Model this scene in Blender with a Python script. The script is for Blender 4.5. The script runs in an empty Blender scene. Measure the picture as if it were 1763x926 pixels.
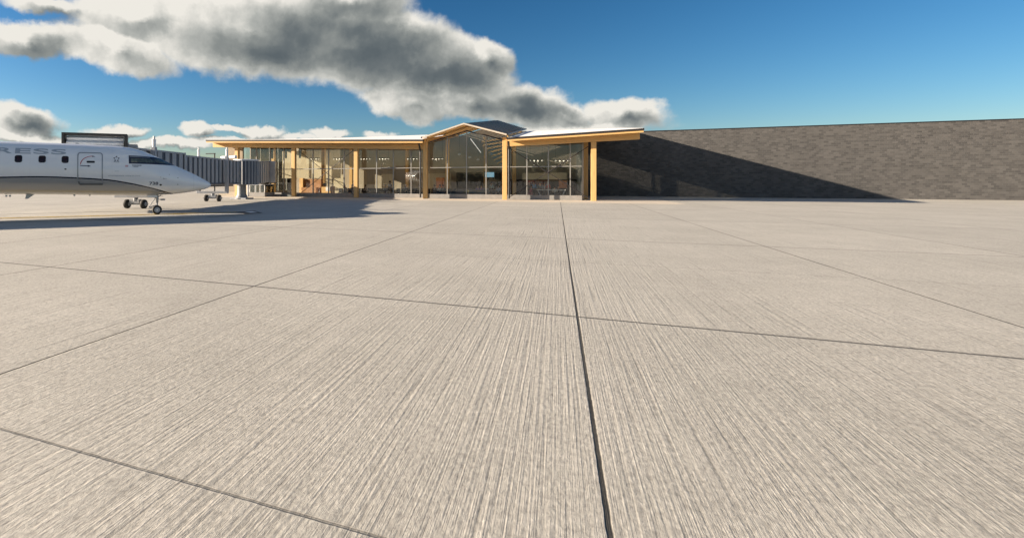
import bpy, bmesh, math, random
import numpy as np
from mathutils import Vector, Matrix
random.seed(7)
SC = bpy.context.scene
COL = SC.collection
R = math.radians

# ------------------------------------------------------------------ camera
TH = R(22.57)                       # camera looks this far left of +Y (+Y is straight into the facade)
CT, ST = math.cos(TH), math.sin(TH)
FPX, HOR, CX, EYE = 865.0, 312.0, 600.0, 1.8
cam_d = bpy.data.cameras.new('camera')
cam = bpy.data.objects.new('camera', cam_d); COL.objects.link(cam)
cam.location = (0, 0, EYE)
cam.rotation_euler = (R(90), 0, TH)
cam_d.sensor_width = 36; cam_d.sensor_fit = 'HORIZONTAL'
cam_d.lens = FPX / 1763 * 36
cam_d.shift_x = (881.5 - CX) / 1763
cam_d.shift_y = -(463 - HOR) / 1763
cam_d.clip_start = 0.05; cam_d.clip_end = 6000
SC.camera = cam

SUN_EL, SUN_AZ = 15.6, 18.6         # shadows run SUN_AZ degrees from +X towards +Y
SUN_STRENGTH, SKY_STRENGTH, EXPOSURE = 5.0, 0.05, 1.70
SC.view_settings.view_transform = 'Standard'
SC.view_settings.look = 'None'
SC.view_settings.gamma = 1
SC.view_settings.use_curve_mapping = False
SC.view_settings.exposure = EXPOSURE
SC.render.engine = 'CYCLES'
try:
    SC.cycles.max_bounces = 8; SC.cycles.transparent_max_bounces = 24
    SC.cycles.diffuse_bounces = 3; SC.cycles.glossy_bounces = 3
    SC.cycles.caustics_reflective = False; SC.cycles.caustics_refractive = False
except Exception: pass

sun_dir = Vector((-math.cos(R(SUN_AZ))*math.cos(R(SUN_EL)), -math.sin(R(SUN_AZ))*math.cos(R(SUN_EL)), math.sin(R(SUN_EL))))
sd = bpy.data.lights.new('sun', 'SUN'); sd.energy = SUN_STRENGTH; sd.angle = R(0.5); sd.color = (1.0, 0.83, 0.64)
sun = bpy.data.objects.new('sun', sd); COL.objects.link(sun)
sun.rotation_euler = sun_dir.to_track_quat('Z', 'Y').to_euler()
sun.location = (-60, -30, 40)

# ---------------------------------------------------------- node helpers
def nn(t, typ, **kw):
    n = t.nodes.new(typ)
    for k, v in kw.items(): setattr(n, k, v)
    return n
def lk(t, a, b): t.links.new(a, b)
def math_n(t, op, a, b=None, c=None, clamp=False):
    n = nn(t, 'ShaderNodeMath', operation=op); n.use_clamp = clamp
    for i, v in enumerate((a, b, c)):
        if v is None: continue
        if isinstance(v, (int, float)): n.inputs[i].default_value = v
        else: lk(t, v, n.inputs[i])
    return n.outputs[0]
def vmath(t, op, a, b=None, scale=None):
    n = nn(t, 'ShaderNodeVectorMath', operation=op)
    for i, v in enumerate((a, b)):
        if v is None: continue
        if isinstance(v, (tuple, list)): n.inputs[i].default_value = v
        else: lk(t, v, n.inputs[i])
    if scale is not None: n.inputs['Scale'].default_value = scale
    return n
def noise_n(t, vec, scale, detail=4, rough=0.5, dim='3D'):
    n = nn(t, 'ShaderNodeTexNoise', noise_dimensions=dim)
    n.inputs['Scale'].default_value = scale; n.inputs['Detail'].default_value = detail
    n.inputs['Roughness'].default_value = rough
    if vec is not None: lk(t, vec, n.inputs['Vector'])
    return n
def mixc(t, fac, a, b, blend='MIX'):
    n = nn(t, 'ShaderNodeMix', data_type='RGBA', blend_type=blend)
    for s, v in ((n.inputs['Factor'], fac), (n.inputs['A'], a), (n.inputs['B'], b)):
        if isinstance(v, (int, float)): s.default_value = v
        elif isinstance(v, (tuple, list)): s.default_value = tuple(v) + ((1,) if len(v) == 3 else ())
        else: lk(t, v, s)
    # pick the RGBA sockets explicitly
    return n
def mixrgb(t, fac, a, b, blend='MIX'):
    n = nn(t, 'ShaderNodeMixRGB', blend_type=blend)
    for s, v in ((n.inputs[0], fac), (n.inputs[1], a), (n.inputs[2], b)):
        if isinstance(v, (int, float)): s.default_value = v
        elif isinstance(v, (tuple, list)): s.default_value = tuple(v) + ((1,) if len(v) == 3 else ())
        else: lk(t, v, s)
    return n.outputs[0]
def ramp_n(t, fac, stops, interp='LINEAR'):
    n = nn(t, 'ShaderNodeValToRGB'); cr = n.color_ramp; cr.interpolation = interp
    while len(cr.elements) < len(stops): cr.elements.new(0.5)
    for e, (p, c) in zip(cr.elements, stops):
        e.position = p; e.color = tuple(c) + (1,) if len(c) == 3 else c
    lk(t, fac, n.inputs[0]); return n.outputs[0]
def maprange(t, v, a, b, c=0.0, d=1.0, smooth=True):
    n = nn(t, 'ShaderNodeMapRange', interpolation_type='SMOOTHSTEP' if smooth else 'LINEAR')
    n.inputs['From Min'].default_value = a; n.inputs['From Max'].default_value = b
    n.inputs['To Min'].default_value = c; n.inputs['To Max'].default_value = d
    lk(t, v, n.inputs['Value']); return n.outputs['Result']

# ------------------------------------------------------------------ world
W = bpy.data.worlds.new('World'); SC.world = W; W.use_nodes = True
wt = W.node_tree; wt.nodes.clear()
wout = nn(wt, 'ShaderNodeOutputWorld'); bg = nn(wt, 'ShaderNodeBackground')
bg.inputs['Strength'].default_value = SKY_STRENGTH
sky = nn(wt, 'ShaderNodeTexSky', sky_type='NISHITA'); sky.sun_disc = False
sky.sun_elevation = R(SUN_EL)
sky.sun_rotation = math.atan2(sun_dir.x, sun_dir.y)
sky.altitude = 0; sky.air_density = 1.0; sky.dust_density = 0.4; sky.ozone_density = 3.0
hs = nn(wt, 'ShaderNodeHueSaturation'); hs.inputs['Hue'].default_value = 0.487
hs.inputs['Saturation'].default_value = 1.22; hs.inputs['Value'].default_value = 1.0
lk(wt, sky.outputs[0], hs.inputs['Color'])
# deep polarised blue: steeper tone of the sky itself
SKG = SKY_STRENGTH * 2 ** EXPOSURE
s1 = nn(wt, 'ShaderNodeVectorMath', operation='SCALE'); s1.inputs['Scale'].default_value = SKG; lk(wt, hs.outputs[0], s1.inputs[0])
s2 = nn(wt, 'ShaderNodeGamma'); s2.inputs['Gamma'].default_value = 1.32; lk(wt, s1.outputs[0], s2.inputs[0])
s3 = nn(wt, 'ShaderNodeVectorMath', operation='MULTIPLY'); s3.inputs[1].default_value = (0.84/SKG, 0.75/SKG, 0.80/SKG); lk(wt, s2.outputs[0], s3.inputs[0])
skyblue = s3.outputs[0]
tc = nn(wt, 'ShaderNodeTexCoord')
sep = nn(wt, 'ShaderNodeSeparateXYZ'); lk(wt, tc.outputs['Generated'], sep.inputs[0])
# azimuth (0 = the view's heading, positive to the right) and elevation, in radians
az0 = math_n(wt, 'ARCTAN2', sep.outputs['X'], sep.outputs['Y'])
az = math_n(wt, 'ADD', az0, TH)
el = math_n(wt, 'ARCSINE', sep.outputs['Z'])
cmb = nn(wt, 'ShaderNodeCombineXYZ'); lk(wt, az, cmb.inputs[0]); lk(wt, el, cmb.inputs[1])
def sky_ae(x, y):                   # where in the sky a cloud stands: azimuth, elevation
    r = (x - CX) / FPX; u = (HOR - y) / FPX
    return math.atan(r), math.atan2(u, math.hypot(r, 1))
# domain warp so the cloud edges billow
nw = noise_n(wt, cmb.outputs[0], 6.0, 6, 0.55)
nws = vmath(wt, 'SUBTRACT', nw.outputs['Color'], (0.5, 0.5, 0.5)).outputs[0]
nws = vmath(wt, 'MULTIPLY', nws, (0.12, 0.07, 0)).outputs[0]
nw2 = noise_n(wt, cmb.outputs[0], 26.0, 6, 0.6)
nw2s = vmath(wt, 'SUBTRACT', nw2.outputs['Color'], (0.5, 0.5, 0.5)).outputs[0]
nw2s = vmath(wt, 'MULTIPLY', nw2s, (0.032, 0.026, 0)).outputs[0]
uv = vmath(wt, 'ADD', vmath(wt, 'ADD', cmb.outputs[0], nws).outputs[0], nw2s).outputs[0]
uvw = vmath(wt, 'ADD', cmb.outputs[0], nw2s).outputs[0]
def blobs(uvs, lst, smooth=0.12, grow=1.12):
    acc = None
    for (x, y, rx, ry, rot, wgt) in lst:
        a, e = sky_ae(x, y)
        a2, e2 = sky_ae(x + rx, y); a3, e3 = sky_ae(x, y - ry)
        m = nn(wt, 'ShaderNodeMapping', vector_type='TEXTURE')
        m.inputs['Location'].default_value = (a, e, 0)
        m.inputs['Rotation'].default_value = (0, 0, -R(rot))
        m.inputs['Scale'].default_value = (abs(a2 - a)*grow, abs(e3 - e)*grow, 1)
        lk(wt, uvs, m.inputs['Vector'])
        ln = vmath(wt, 'LENGTH', m.outputs[0]).outputs['Value']
        d = math_n(wt, 'MULTIPLY_ADD', ln, -wgt, wgt)
        if acc is None: acc = d
        else:
            n = nn(wt, 'ShaderNodeMath', operation='SMOOTH_MAX'); n.inputs[2].default_value = smooth
            lk(wt, acc, n.inputs[0]); lk(wt, d, n.inputs[1]); acc = n.outputs[0]
    return acc
CLOUD = [(45, 62, 110, 32, -6, 1), (200, 88, 105, 40, 14, 1), (250, 30, 120, 50, 0, 1.2), (420, 55, 210, 85, 8, 1.3),
         (600, 75, 190, 84, 10, 1.3), (745, 115, 130, 62, 10, 1.2), (835, 98, 52, 34, 5, 1), (715, 178, 95, 32, 8, 1), (800, 180, 80, 30, 8, 1),
         (890, 180, 90, 38, 8, 1), (960, 192, 60, 20, 8, .8), (1075, 196, 82, 24, 6, .9), (1000, 218, 150, 16, 0, .8),
         (590, 0, 120, 50, 0, 1.0), (80, 4, 90, 16, 0, .6),
         (38, 207, 66, 28, 0, .9), (40, 238, 120, 14, 0, .7), (205, 220, 62, 12, 2, .8), (345, 221, 36, 14, 0, .9),
         (400, 217, 40, 6, 3, .6), (455, 226, 42, 12, 6, .9), (300, 247, 80, 11, 0, .8), (400, 241, 70, 8, 0, .7), (560, 229, 36, 10, 0, .7),
         (652, 229, 28, 7, 0, .6), (520, 237, 40, 5, 0, .5)]
DARK = [(610, 72, 185, 60, 8, 1), (760, 135, 150, 48, 8, 1.1), (470, 100, 130, 34, 8, .7), (900, 186, 95, 28, 8, 1.0),
        (985, 192, 60, 14, 8, .9), (55, 208, 60, 24, 0, .8), (1115, 206, 62, 16, 6, .6), (20, 4, 60, 22, 0, 1), (640, 150, 90, 20, 6, .7),
        (70, 70, 80, 12, -6, .35), (700, 60, 70, 60, 20, .9)]
D = blobs(uv, CLOUD)
K = blobs(uvw, DARK, 0.45, 1.25)
uvo = vmath(wt, 'ADD', uv, (-0.015, 0.011, 0)).outputs[0]
Do = blobs(uvo, CLOUD)
rimd = math_n(wt, 'SUBTRACT', D, Do)
# broken cloud over the rest of the sky, behind and above the viewer
nb = noise_n(wt, tc.outputs['Generated'], 2.6, 9, 0.55)
front = maprange(wt, math_n(wt, 'ABSOLUTE', az), 0.75, 1.5)
hi = maprange(wt, el, 0.42, 0.65)
elsewhere = math_n(wt, 'MAXIMUM', front, hi)
db = math_n(wt, 'SUBTRACT', math_n(wt, 'MULTIPLY', math_n(wt, 'SUBTRACT', nb.outputs['Fac'], 0.54), 3.0), math_n(wt, 'MULTIPLY', math_n(wt, 'SUBTRACT', 1.0, elsewhere), 2.0))
nf = noise_n(wt, cmb.outputs[0], 34.0, 8, 0.62)
nm = noise_n(wt, cmb.outputs[0], 7.5, 10, 0.54)
e1 = math_n(wt, 'MULTIPLY', math_n(wt, 'SUBTRACT', nf.outputs['Fac'], 0.5), 0.22)
e2 = math_n(wt, 'MULTIPLY', math_n(wt, 'SUBTRACT', nm.outputs['Fac'], 0.5), 0.50)
DD = math_n(wt, 'ADD', math_n(wt, 'MAXIMUM', D, db), math_n(wt, 'ADD', e1, e2))
alpha = maprange(wt, DD, -0.06, 0.26)
# relief: noise here minus noise a little towards the sun (left and up)
off = vmath(wt, 'ADD', cmb.outputs[0], (-0.022, 0.022, 0)).outputs[0]
nmo = noise_n(wt, off, 7.5, 10, 0.54)
rel = math_n(wt, 'MULTIPLY', math_n(wt, 'SUBTRACT', nm.outputs['Fac'], nmo.outputs['Fac']), 1.35)
Kc = maprange(wt, math_n(wt, 'ADD', K, math_n(wt, 'MULTIPLY', e2, 0.40)), -0.20, 0.85)
thick = maprange(wt, DD, 0.05, 0.75)
kb = math_n(wt, 'MULTIPLY', maprange(wt, DD, 0.3, 1.0), elsewhere)
darkn = math_n(wt, 'MAXIMUM', math_n(wt, 'MULTIPLY', Kc, thick), math_n(wt, 'MULTIPLY', kb, 0.7))
light = math_n(wt, 'ADD', math_n(wt, 'SUBTRACT', 0.95, math_n(wt, 'MULTIPLY', darkn, 0.68)), rel)
light = math_n(wt, 'ADD', light, math_n(wt, 'MULTIPLY', rimd, 1.1))
light = math_n(wt, 'SUBTRACT', light, math_n(wt, 'MULTIPLY', thick, 0.12))
ccol = ramp_n(wt, light, [(0.0, (0.115, 0.14, 0.155)), (0.2, (0.155, 0.18, 0.19)), (0.48, (0.29, 0.31, 0.30)), (0.72, (0.50, 0.51, 0.48)), (1.0, (0.90, 0.87, 0.80))])
CLOUD_GAIN = 1.0 / (SKY_STRENGTH * 2 ** EXPOSURE)
ccol = vmath(wt, 'SCALE', ccol, scale=CLOUD_GAIN * 0.95).outputs[0]
skyfinal = mixrgb(wt, alpha, skyblue, ccol)
lk(wt, skyfinal, bg.inputs['Color']); lk(wt, bg.outputs[0], wout.inputs[0])

# -------------------------------------------------------------- materials
MATS = {}
def mat(name, col, rough=0.6, metal=0.0, spec=0.5, var=0.0, vscale=3.0, bump=0.0, bscale=20.0, stretch=None, coat=0.0):
    if name in MATS: return MATS[name]
    m = bpy.data.materials.new(name); m.use_nodes = True; t = m.node_tree
    b = t.nodes['Principled BSDF']
    b.inputs['Base Color'].default_value = (*col, 1); b.inputs['Roughness'].default_value = rough
    b.inputs['Metallic'].default_value = metal; b.inputs['Specular IOR Level'].default_value = spec
    if coat: b.inputs['Coat Weight'].default_value = coat; b.inputs['Coat Roughness'].default_value = 0.08
    tcn = nn(t, 'ShaderNodeTexCoord'); vec = tcn.outputs['Object']
    if stretch:
        mp = nn(t, 'ShaderNodeMapping'); mp.inputs['Scale'].default_value = stretch; lk(t, vec, mp.inputs[0]); vec = mp.outputs[0]
    if var:
        n = noise_n(t, vec, vscale, 6, 0.6)
        lk(t, ramp_n(t, n.outputs['Fac'], [(0.3, tuple(c*(1-var) for c in col)), (0.7, tuple(min(1, c*(1+var)) for c in col))]), b.inputs['Base Color'])
        lk(t, maprange(t, n.outputs['Fac'], 0.2, 0.8, max(0, rough-0.08), min(1, rough+0.08)), b.inputs['Roughness'])
    if bump:
        n2 = noise_n(t, vec, bscale, 5, 0.6); bp = nn(t, 'ShaderNodeBump'); bp.inputs['Strength'].default_value = bump
        bp.inputs['Distance'].default_value = 0.02; lk(t, n2.outputs['Fac'], bp.inputs['Height']); lk(t, bp.outputs[0], b.inputs['Normal'])
    MATS[name] = m; return m
def wood(name, col, axis):          # laminated timber: lamella lines plus grain along one axis
    m = mat(name, col, 0.55); t = m.node_tree; b = t.nodes['Principled BSDF']
    tcn = nn(t, 'ShaderNodeTexCoord')
    sc = {'x': (0.35, 6, 6), 'y': (6, 0.35, 6), 'z': (6, 6, 0.35)}[axis]
    mp = nn(t, 'ShaderNodeMapping'); mp.inputs['Scale'].default_value = sc; lk(t, tcn.outputs['Object'], mp.inputs[0])
    n = noise_n(t, mp.outputs[0], 3.0, 8, 0.65)
    sc2 = {'x': (0.25, 22, 22), 'y': (22, 0.25, 22), 'z': (22, 22, 0.25)}[axis]
    mp2 = nn(t, 'ShaderNodeMapping'); mp2.inputs['Scale'].default_value = sc2; lk(t, tcn.outputs['Object'], mp2.inputs[0])
    vo = nn(t, 'ShaderNodeTexVoronoi'); vo.inputs['Scale'].default_value = 1.0; lk(t, mp2.outputs[0], vo.inputs[0])
    c1 = ramp_n(t, n.outputs['Fac'], [(0.25, tuple(c*0.72 for c in col)), (0.5, col), (0.75, tuple(min(1, c*1.18) for c in col))])
    hsn = nn(t, 'ShaderNodeSeparateColor'); lk(t, vo.outputs['Color'], hsn.inputs[0])
    f = math_n(t, 'MULTIPLY_ADD', hsn.outputs[0], 0.22, 0.89)
    c2 = vmath(t, 'SCALE', c1); lk(t, f, c2.inputs['Scale']); lk(t, c2.outputs[0], b.inputs['Base Color'])
    return m
def glassmat(name, tint, refl=0.10, rough=0.0):
    m = bpy.data.materials.new(name); m.use_nodes = True; t = m.node_tree; t.nodes.clear()
    o = nn(t, 'ShaderNodeOutputMaterial'); tr = nn(t, 'ShaderNodeBsdfTransparent'); gl = nn(t, 'ShaderNodeBsdfGlossy')
    tr.inputs[0].default_value = (*tint, 1); gl.inputs['Roughness'].default_value = rough; gl.inputs['Color'].default_value = (.95, .97, 1, 1)
    fr = nn(t, 'ShaderNodeFresnel'); fr.inputs['IOR'].default_value = 1.5
    f = math_n(t, 'MULTIPLY', fr.outputs[0], refl, clamp=True)
    mx = nn(t, 'ShaderNodeMixShader'); lk(t, f, mx.inputs[0]); lk(t, tr.outputs[0], mx.inputs[1]); lk(t, gl.outputs[0], mx.inputs[2])
    lk(t, mx.outputs[0], o.inputs[0]); MATS[name] = m; return m

WOODC = (0.58, 0.365, 0.145)
M_wz = wood('glulam_vertical', WOODC, 'z'); M_wx = wood('glulam_beam', WOODC, 'x'); M_wy = wood('timber_slat', WOODC, 'y')
M_glass = glassmat('facade_glass', (0.93, 0.94, 0.92), 1.05)
M_glass2 = glassmat('small_glass', (0.8, 0.85, 0.85), 1.2)
M_dark = mat('dark_metal', (0.022, 0.024, 0.028), 0.42, 0.5)
M_mull = mat('mullion_aluminium', (0.30, 0.30, 0.29), 0.45, 0.4)
M_brace = mat('brace_steel', (0.05, 0.045, 0.05), 0.5, 0.5)
M_sill = mat('sill_concrete', (0.24, 0.235, 0.23), 0.8, var=0.12)
M_membrane = mat('roof_membrane', (0.80, 0.80, 0.79), 0.6, var=0.04, vscale=1.5)
M_gutter = mat('gutter_metal', (0.014, 0.011, 0.012), 0.6, 0.0)
M_drywall = mat('interior_plaster', (0.34, 0.305, 0.25), 0.85, var=0.08, vscale=0.6)
M_cream = mat('cream_panel', (0.50, 0.45, 0.34), 0.8, var=0.05)
M_floor = mat('terrazzo_floor', (0.32, 0.29, 0.25), 0.35, var=0.15, vscale=4)
M_white = mat('white_metal', (0.72, 0.73, 0.74), 0.4, 0.1, var=0.05, vscale=2)
M_rib = mat('bridge_panel_light', (0.34, 0.365, 0.40), 0.5, 0.1, var=0.10, vscale=1.2)
M_rec = mat('bridge_panel_dark', (0.085, 0.10, 0.13), 0.55, 0.1, var=0.15, vscale=1.2)
M_bsteel = mat('bridge_steel', (0.33, 0.35, 0.385), 0.45, 0.15, var=0.12, vscale=2)
M_rubber = mat('rubber', (0.016, 0.016, 0.016), 0.75, var=0.2)
M_black = mat('black_leather', (0.012, 0.012, 0.014), 0.45)
M_chrome = mat('chrome', (0.55, 0.55, 0.55), 0.25, 1.0)
M_grey = mat('grey_fabric', (0.30, 0.27, 0.25), 0.9, var=0.1)
M_counter = mat('veneer_counter', (0.33, 0.17, 0.075), 0.45, var=0.2, vscale=2, stretch=(1, 1, 6))
M_orange = wood('orange_panel', (0.50, 0.17, 0.05), 'x')
M_red = mat('red_panel', (0.42, 0.03, 0.03), 0.5)
M_screen = mat('screen_black', (0.01, 0.011, 0.013), 0.15)
M_navy = mat('gable_roof_metal', (0.012, 0.015, 0.020), 0.8, 0.0, var=0.2, vscale=2, spec=.08)
M_seam = mat('seam_metal', (0.14, 0.17, 0.21), 0.5, 0.2)
M_blued = mat('sky_gap_blue', (0.16, 0.25, 0.38), 0.6)
M_leaf = mat('leaf_green', (0.055, 0.085, 0.03), 0.7, var=0.4, vscale=5)
M_bark = mat('bark', (0.10, 0.07, 0.05), 0.9, var=0.3, bump=0.6)
M_clay = mat('plant_pot', (0.62, 0.58, 0.50), 0.6)

# brick
def brickmat():
    m = mat('grey_brick', (0.2, 0.18, 0.16), 0.85); t = m.node_tree; b = t.nodes['Principled BSDF']
    tcn = nn(t, 'ShaderNodeTexCoord'); s = nn(t, 'ShaderNodeSeparateXYZ'); lk(t, tcn.outputs['Object'], s.inputs[0])
    c = nn(t, 'ShaderNodeCombineXYZ'); lk(t, math_n(t, 'ADD', s.outputs[0], s.outputs[1]), c.inputs[0]); lk(t, s.outputs[2], c.inputs[1])
    br = nn(t, 'ShaderNodeTexBrick'); lk(t, c.outputs[0], br.inputs['Vector'])
    br.inputs['Scale'].default_value = 1.0; br.inputs['Brick Width'].default_value = 0.40; br.inputs['Row Height'].default_value = 0.20
    br.inputs['Mortar Size'].default_value = 0.012; br.inputs['Bias'].default_value = 0.0
    br.inputs['Color1'].default_value = (0.105, 0.101, 0.098, 1); br.inputs['Color2'].default_value = (0.058, 0.057, 0.057, 1); br.inputs['Mortar'].default_value = (0.092, 0.090, 0.088, 1)
    n = noise_n(t, tcn.outputs['Object'], 0.5, 8, 0.7)
    f = maprange(t, n.outputs['Fac'], 0.3, 0.7, 0.92, 1.10)
    v = vmath(t, 'SCALE', br.outputs['Color']); lk(t, f, v.inputs['Scale']); lk(t, v.outputs[0], b.inputs['Base Color'])
    bp = nn(t, 'ShaderNodeBump'); bp.inputs['Strength'].default_value = 0.6; bp.inputs['Distance'].default_value = 0.02
    n2 = noise_n(t, tcn.outputs['Object'], 30, 4, 0.6)
    h = math_n(t, 'SUBTRACT', math_n(t, 'MULTIPLY', n2.outputs['Fac'], 0.5), br.outputs['Fac'])
    lk(t, h, bp.inputs['Height']); lk(t, bp.outputs[0], b.inputs['Normal'])
    return m
M_brick = brickmat()

# concrete apron with sawn joints and tined texture
JX0, JSX, JY0, JSY = 0.25, 5.05, 17.2, 4.93
def concrete():
    m = mat('apron_concrete', (0.4, 0.37, 0.33), 0.85); t = m.node_tree; b = t.nodes['Principled BSDF']
    tcn = nn(t, 'ShaderNodeTexCoord'); P = tcn.outputs['Object']
    s = nn(t, 'ShaderNodeSeparateXYZ'); lk(t, P, s.inputs[0])
    def joint(coord, o, sp, wdt):
        q = math_n(t, 'DIVIDE', math_n(t, 'SUBTRACT', coord, o), sp)
        fr = math_n(t, 'ABSOLUTE', math_n(t, 'SUBTRACT', q, math_n(t, 'ROUND', q)))
        d = math_n(t, 'MULTIPLY', fr, sp)
        return maprange(t, d, wdt, wdt*1.9, 1.0, 0.0)
    jitter = math_n(t, 'MULTIPLY', math_n(t, 'SUBTRACT', noise_n(t, P, 9, 3).outputs['Fac'], 0.5), 0.012)
    xs = math_n(t, 'ADD', s.outputs[0], jitter); ys = math_n(t, 'ADD', s.outputs[1], jitter)
    j = math_n(t, 'MAXIMUM', joint(xs, JX0, JSX, 0.010), math_n(t, 'MAXIMUM', math_n(t, 'MULTIPLY', joint(ys, JY0, JSY, 0.008), 0.55), math_n(t, 'MULTIPLY', joint(ys, JY0, JSY*2, 0.018), 0.85)))
    # slab id -> tone
    ix = math_n(t, 'FLOOR', math_n(t, 'DIVIDE', math_n(t, 'SUBTRACT', s.outputs[0], JX0), JSX))
    iy = math_n(t, 'FLOOR', math_n(t, 'DIVIDE', math_n(t, 'SUBTRACT', s.outputs[1], JY0), JSY*2))
    ci = nn(t, 'ShaderNodeCombineXYZ'); lk(t, ix, ci.inputs[0]); lk(t, iy, ci.inputs[1])
    wn = nn(t, 'ShaderNodeTexWhiteNoise', noise_dimensions='2D'); lk(t, ci.outputs[0], wn.inputs['Vector'])
    mp = nn(t, 'ShaderNodeMapping'); mp.inputs['Scale'].default_value = (1, 0.010, 1); lk(t, P, mp.inputs[0])
    tine = noise_n(t, mp.outputs[0], 30.0, 3, 0.7)           # grooves along Y
    mpb = nn(t, 'ShaderNodeMapping'); mpb.inputs['Scale'].default_value = (1, 0.48, 1); lk(t, P, mpb.inputs[0])
    agg = noise_n(t, mpb.outputs[0], 34.0, 6, 0.75); agg2 = noise_n(t, mpb.outputs[0], 9.0, 3, 0.75)
    big = noise_n(t, P, 0.35, 6, 0.6); mid = noise_n(t, P, 2.2, 6, 0.65)
    base = ramp_n(t, big.outputs['Fac'], [(0.3, (0.355, 0.342, 0.308)), (0.7, (0.425, 0.41, 0.372))])
    f = math_n(t, 'ADD', math_n(t, 'MULTIPLY_ADD', wn.outputs['Value'], 0.07, 0.92), math_n(t, 'MULTIPLY', math_n(t, 'SUBTRACT', mid.outputs['Fac'], 0.5), 0.30))
    f = math_n(t, 'ADD', f, math_n(t, 'MULTIPLY', math_n(t, 'SUBTRACT', agg.outputs['Fac'], 0.5), 1.9))
    f = math_n(t, 'ADD', f, math_n(t, 'MULTIPLY', math_n(t, 'SUBTRACT', agg2.outputs['Fac'], 0.5), 0.38))
    f = math_n(t, 'ADD', f, math_n(t, 'MULTIPLY', math_n(t, 'SUBTRACT', tine.outputs['Fac'], 0.5), 0.22))
    groove = maprange(t, tine.outputs['Fac'], 0.33, 0.44, 0.36, 0.0)
    patch = maprange(t, mid.outputs['Fac'], 0.35, 0.6)
    f = math_n(t, 'MULTIPLY', f, math_n(t, 'SUBTRACT', 1.0, math_n(t, 'MULTIPLY', groove, patch)))
    f = math_n(t, 'MULTIPLY', f, math_n(t, 'SUBTRACT', 1.0, math_n(t, 'MULTIPLY', j, 0.88)))
    v = vmath(t, 'SCALE', base); lk(t, f, v.inputs['Scale']); lk(t, v.outputs[0], b.inputs['Base Color'])
    h = math_n(t, 'ADD', math_n(t, 'MULTIPLY', tine.outputs['Fac'], 1.0), math_n(t, 'MULTIPLY', agg.outputs['Fac'], 0.8))
    h = math_n(t, 'SUBTRACT', h, math_n(t, 'MULTIPLY', j, 2.0))
    bp = nn(t, 'ShaderNodeBump'); bp.inputs['Strength'].default_value = 0.75; bp.inputs['Distance'].default_value = 0.012
    lk(t, h, bp.inputs['Height']); lk(t, bp.outputs[0], b.inputs['Normal'])
    return m
M_conc = concrete()
M_strip = mat('smooth_concrete', (0.50, 0.45, 0.38), 0.8, var=0.08, vscale=1.5, bump=0.2)
M_yellow = mat('yellow_paint', (0.48, 0.32, 0.015), 0.7, var=0.25, vscale=2.0)
M_blackp = mat('black_paint', (0.05, 0.048, 0.045), 0.7, var=0.3, vscale=3.0)
M_whitep = mat('white_paint', (0.75, 0.74, 0.70), 0.7, var=0.1)

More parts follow.
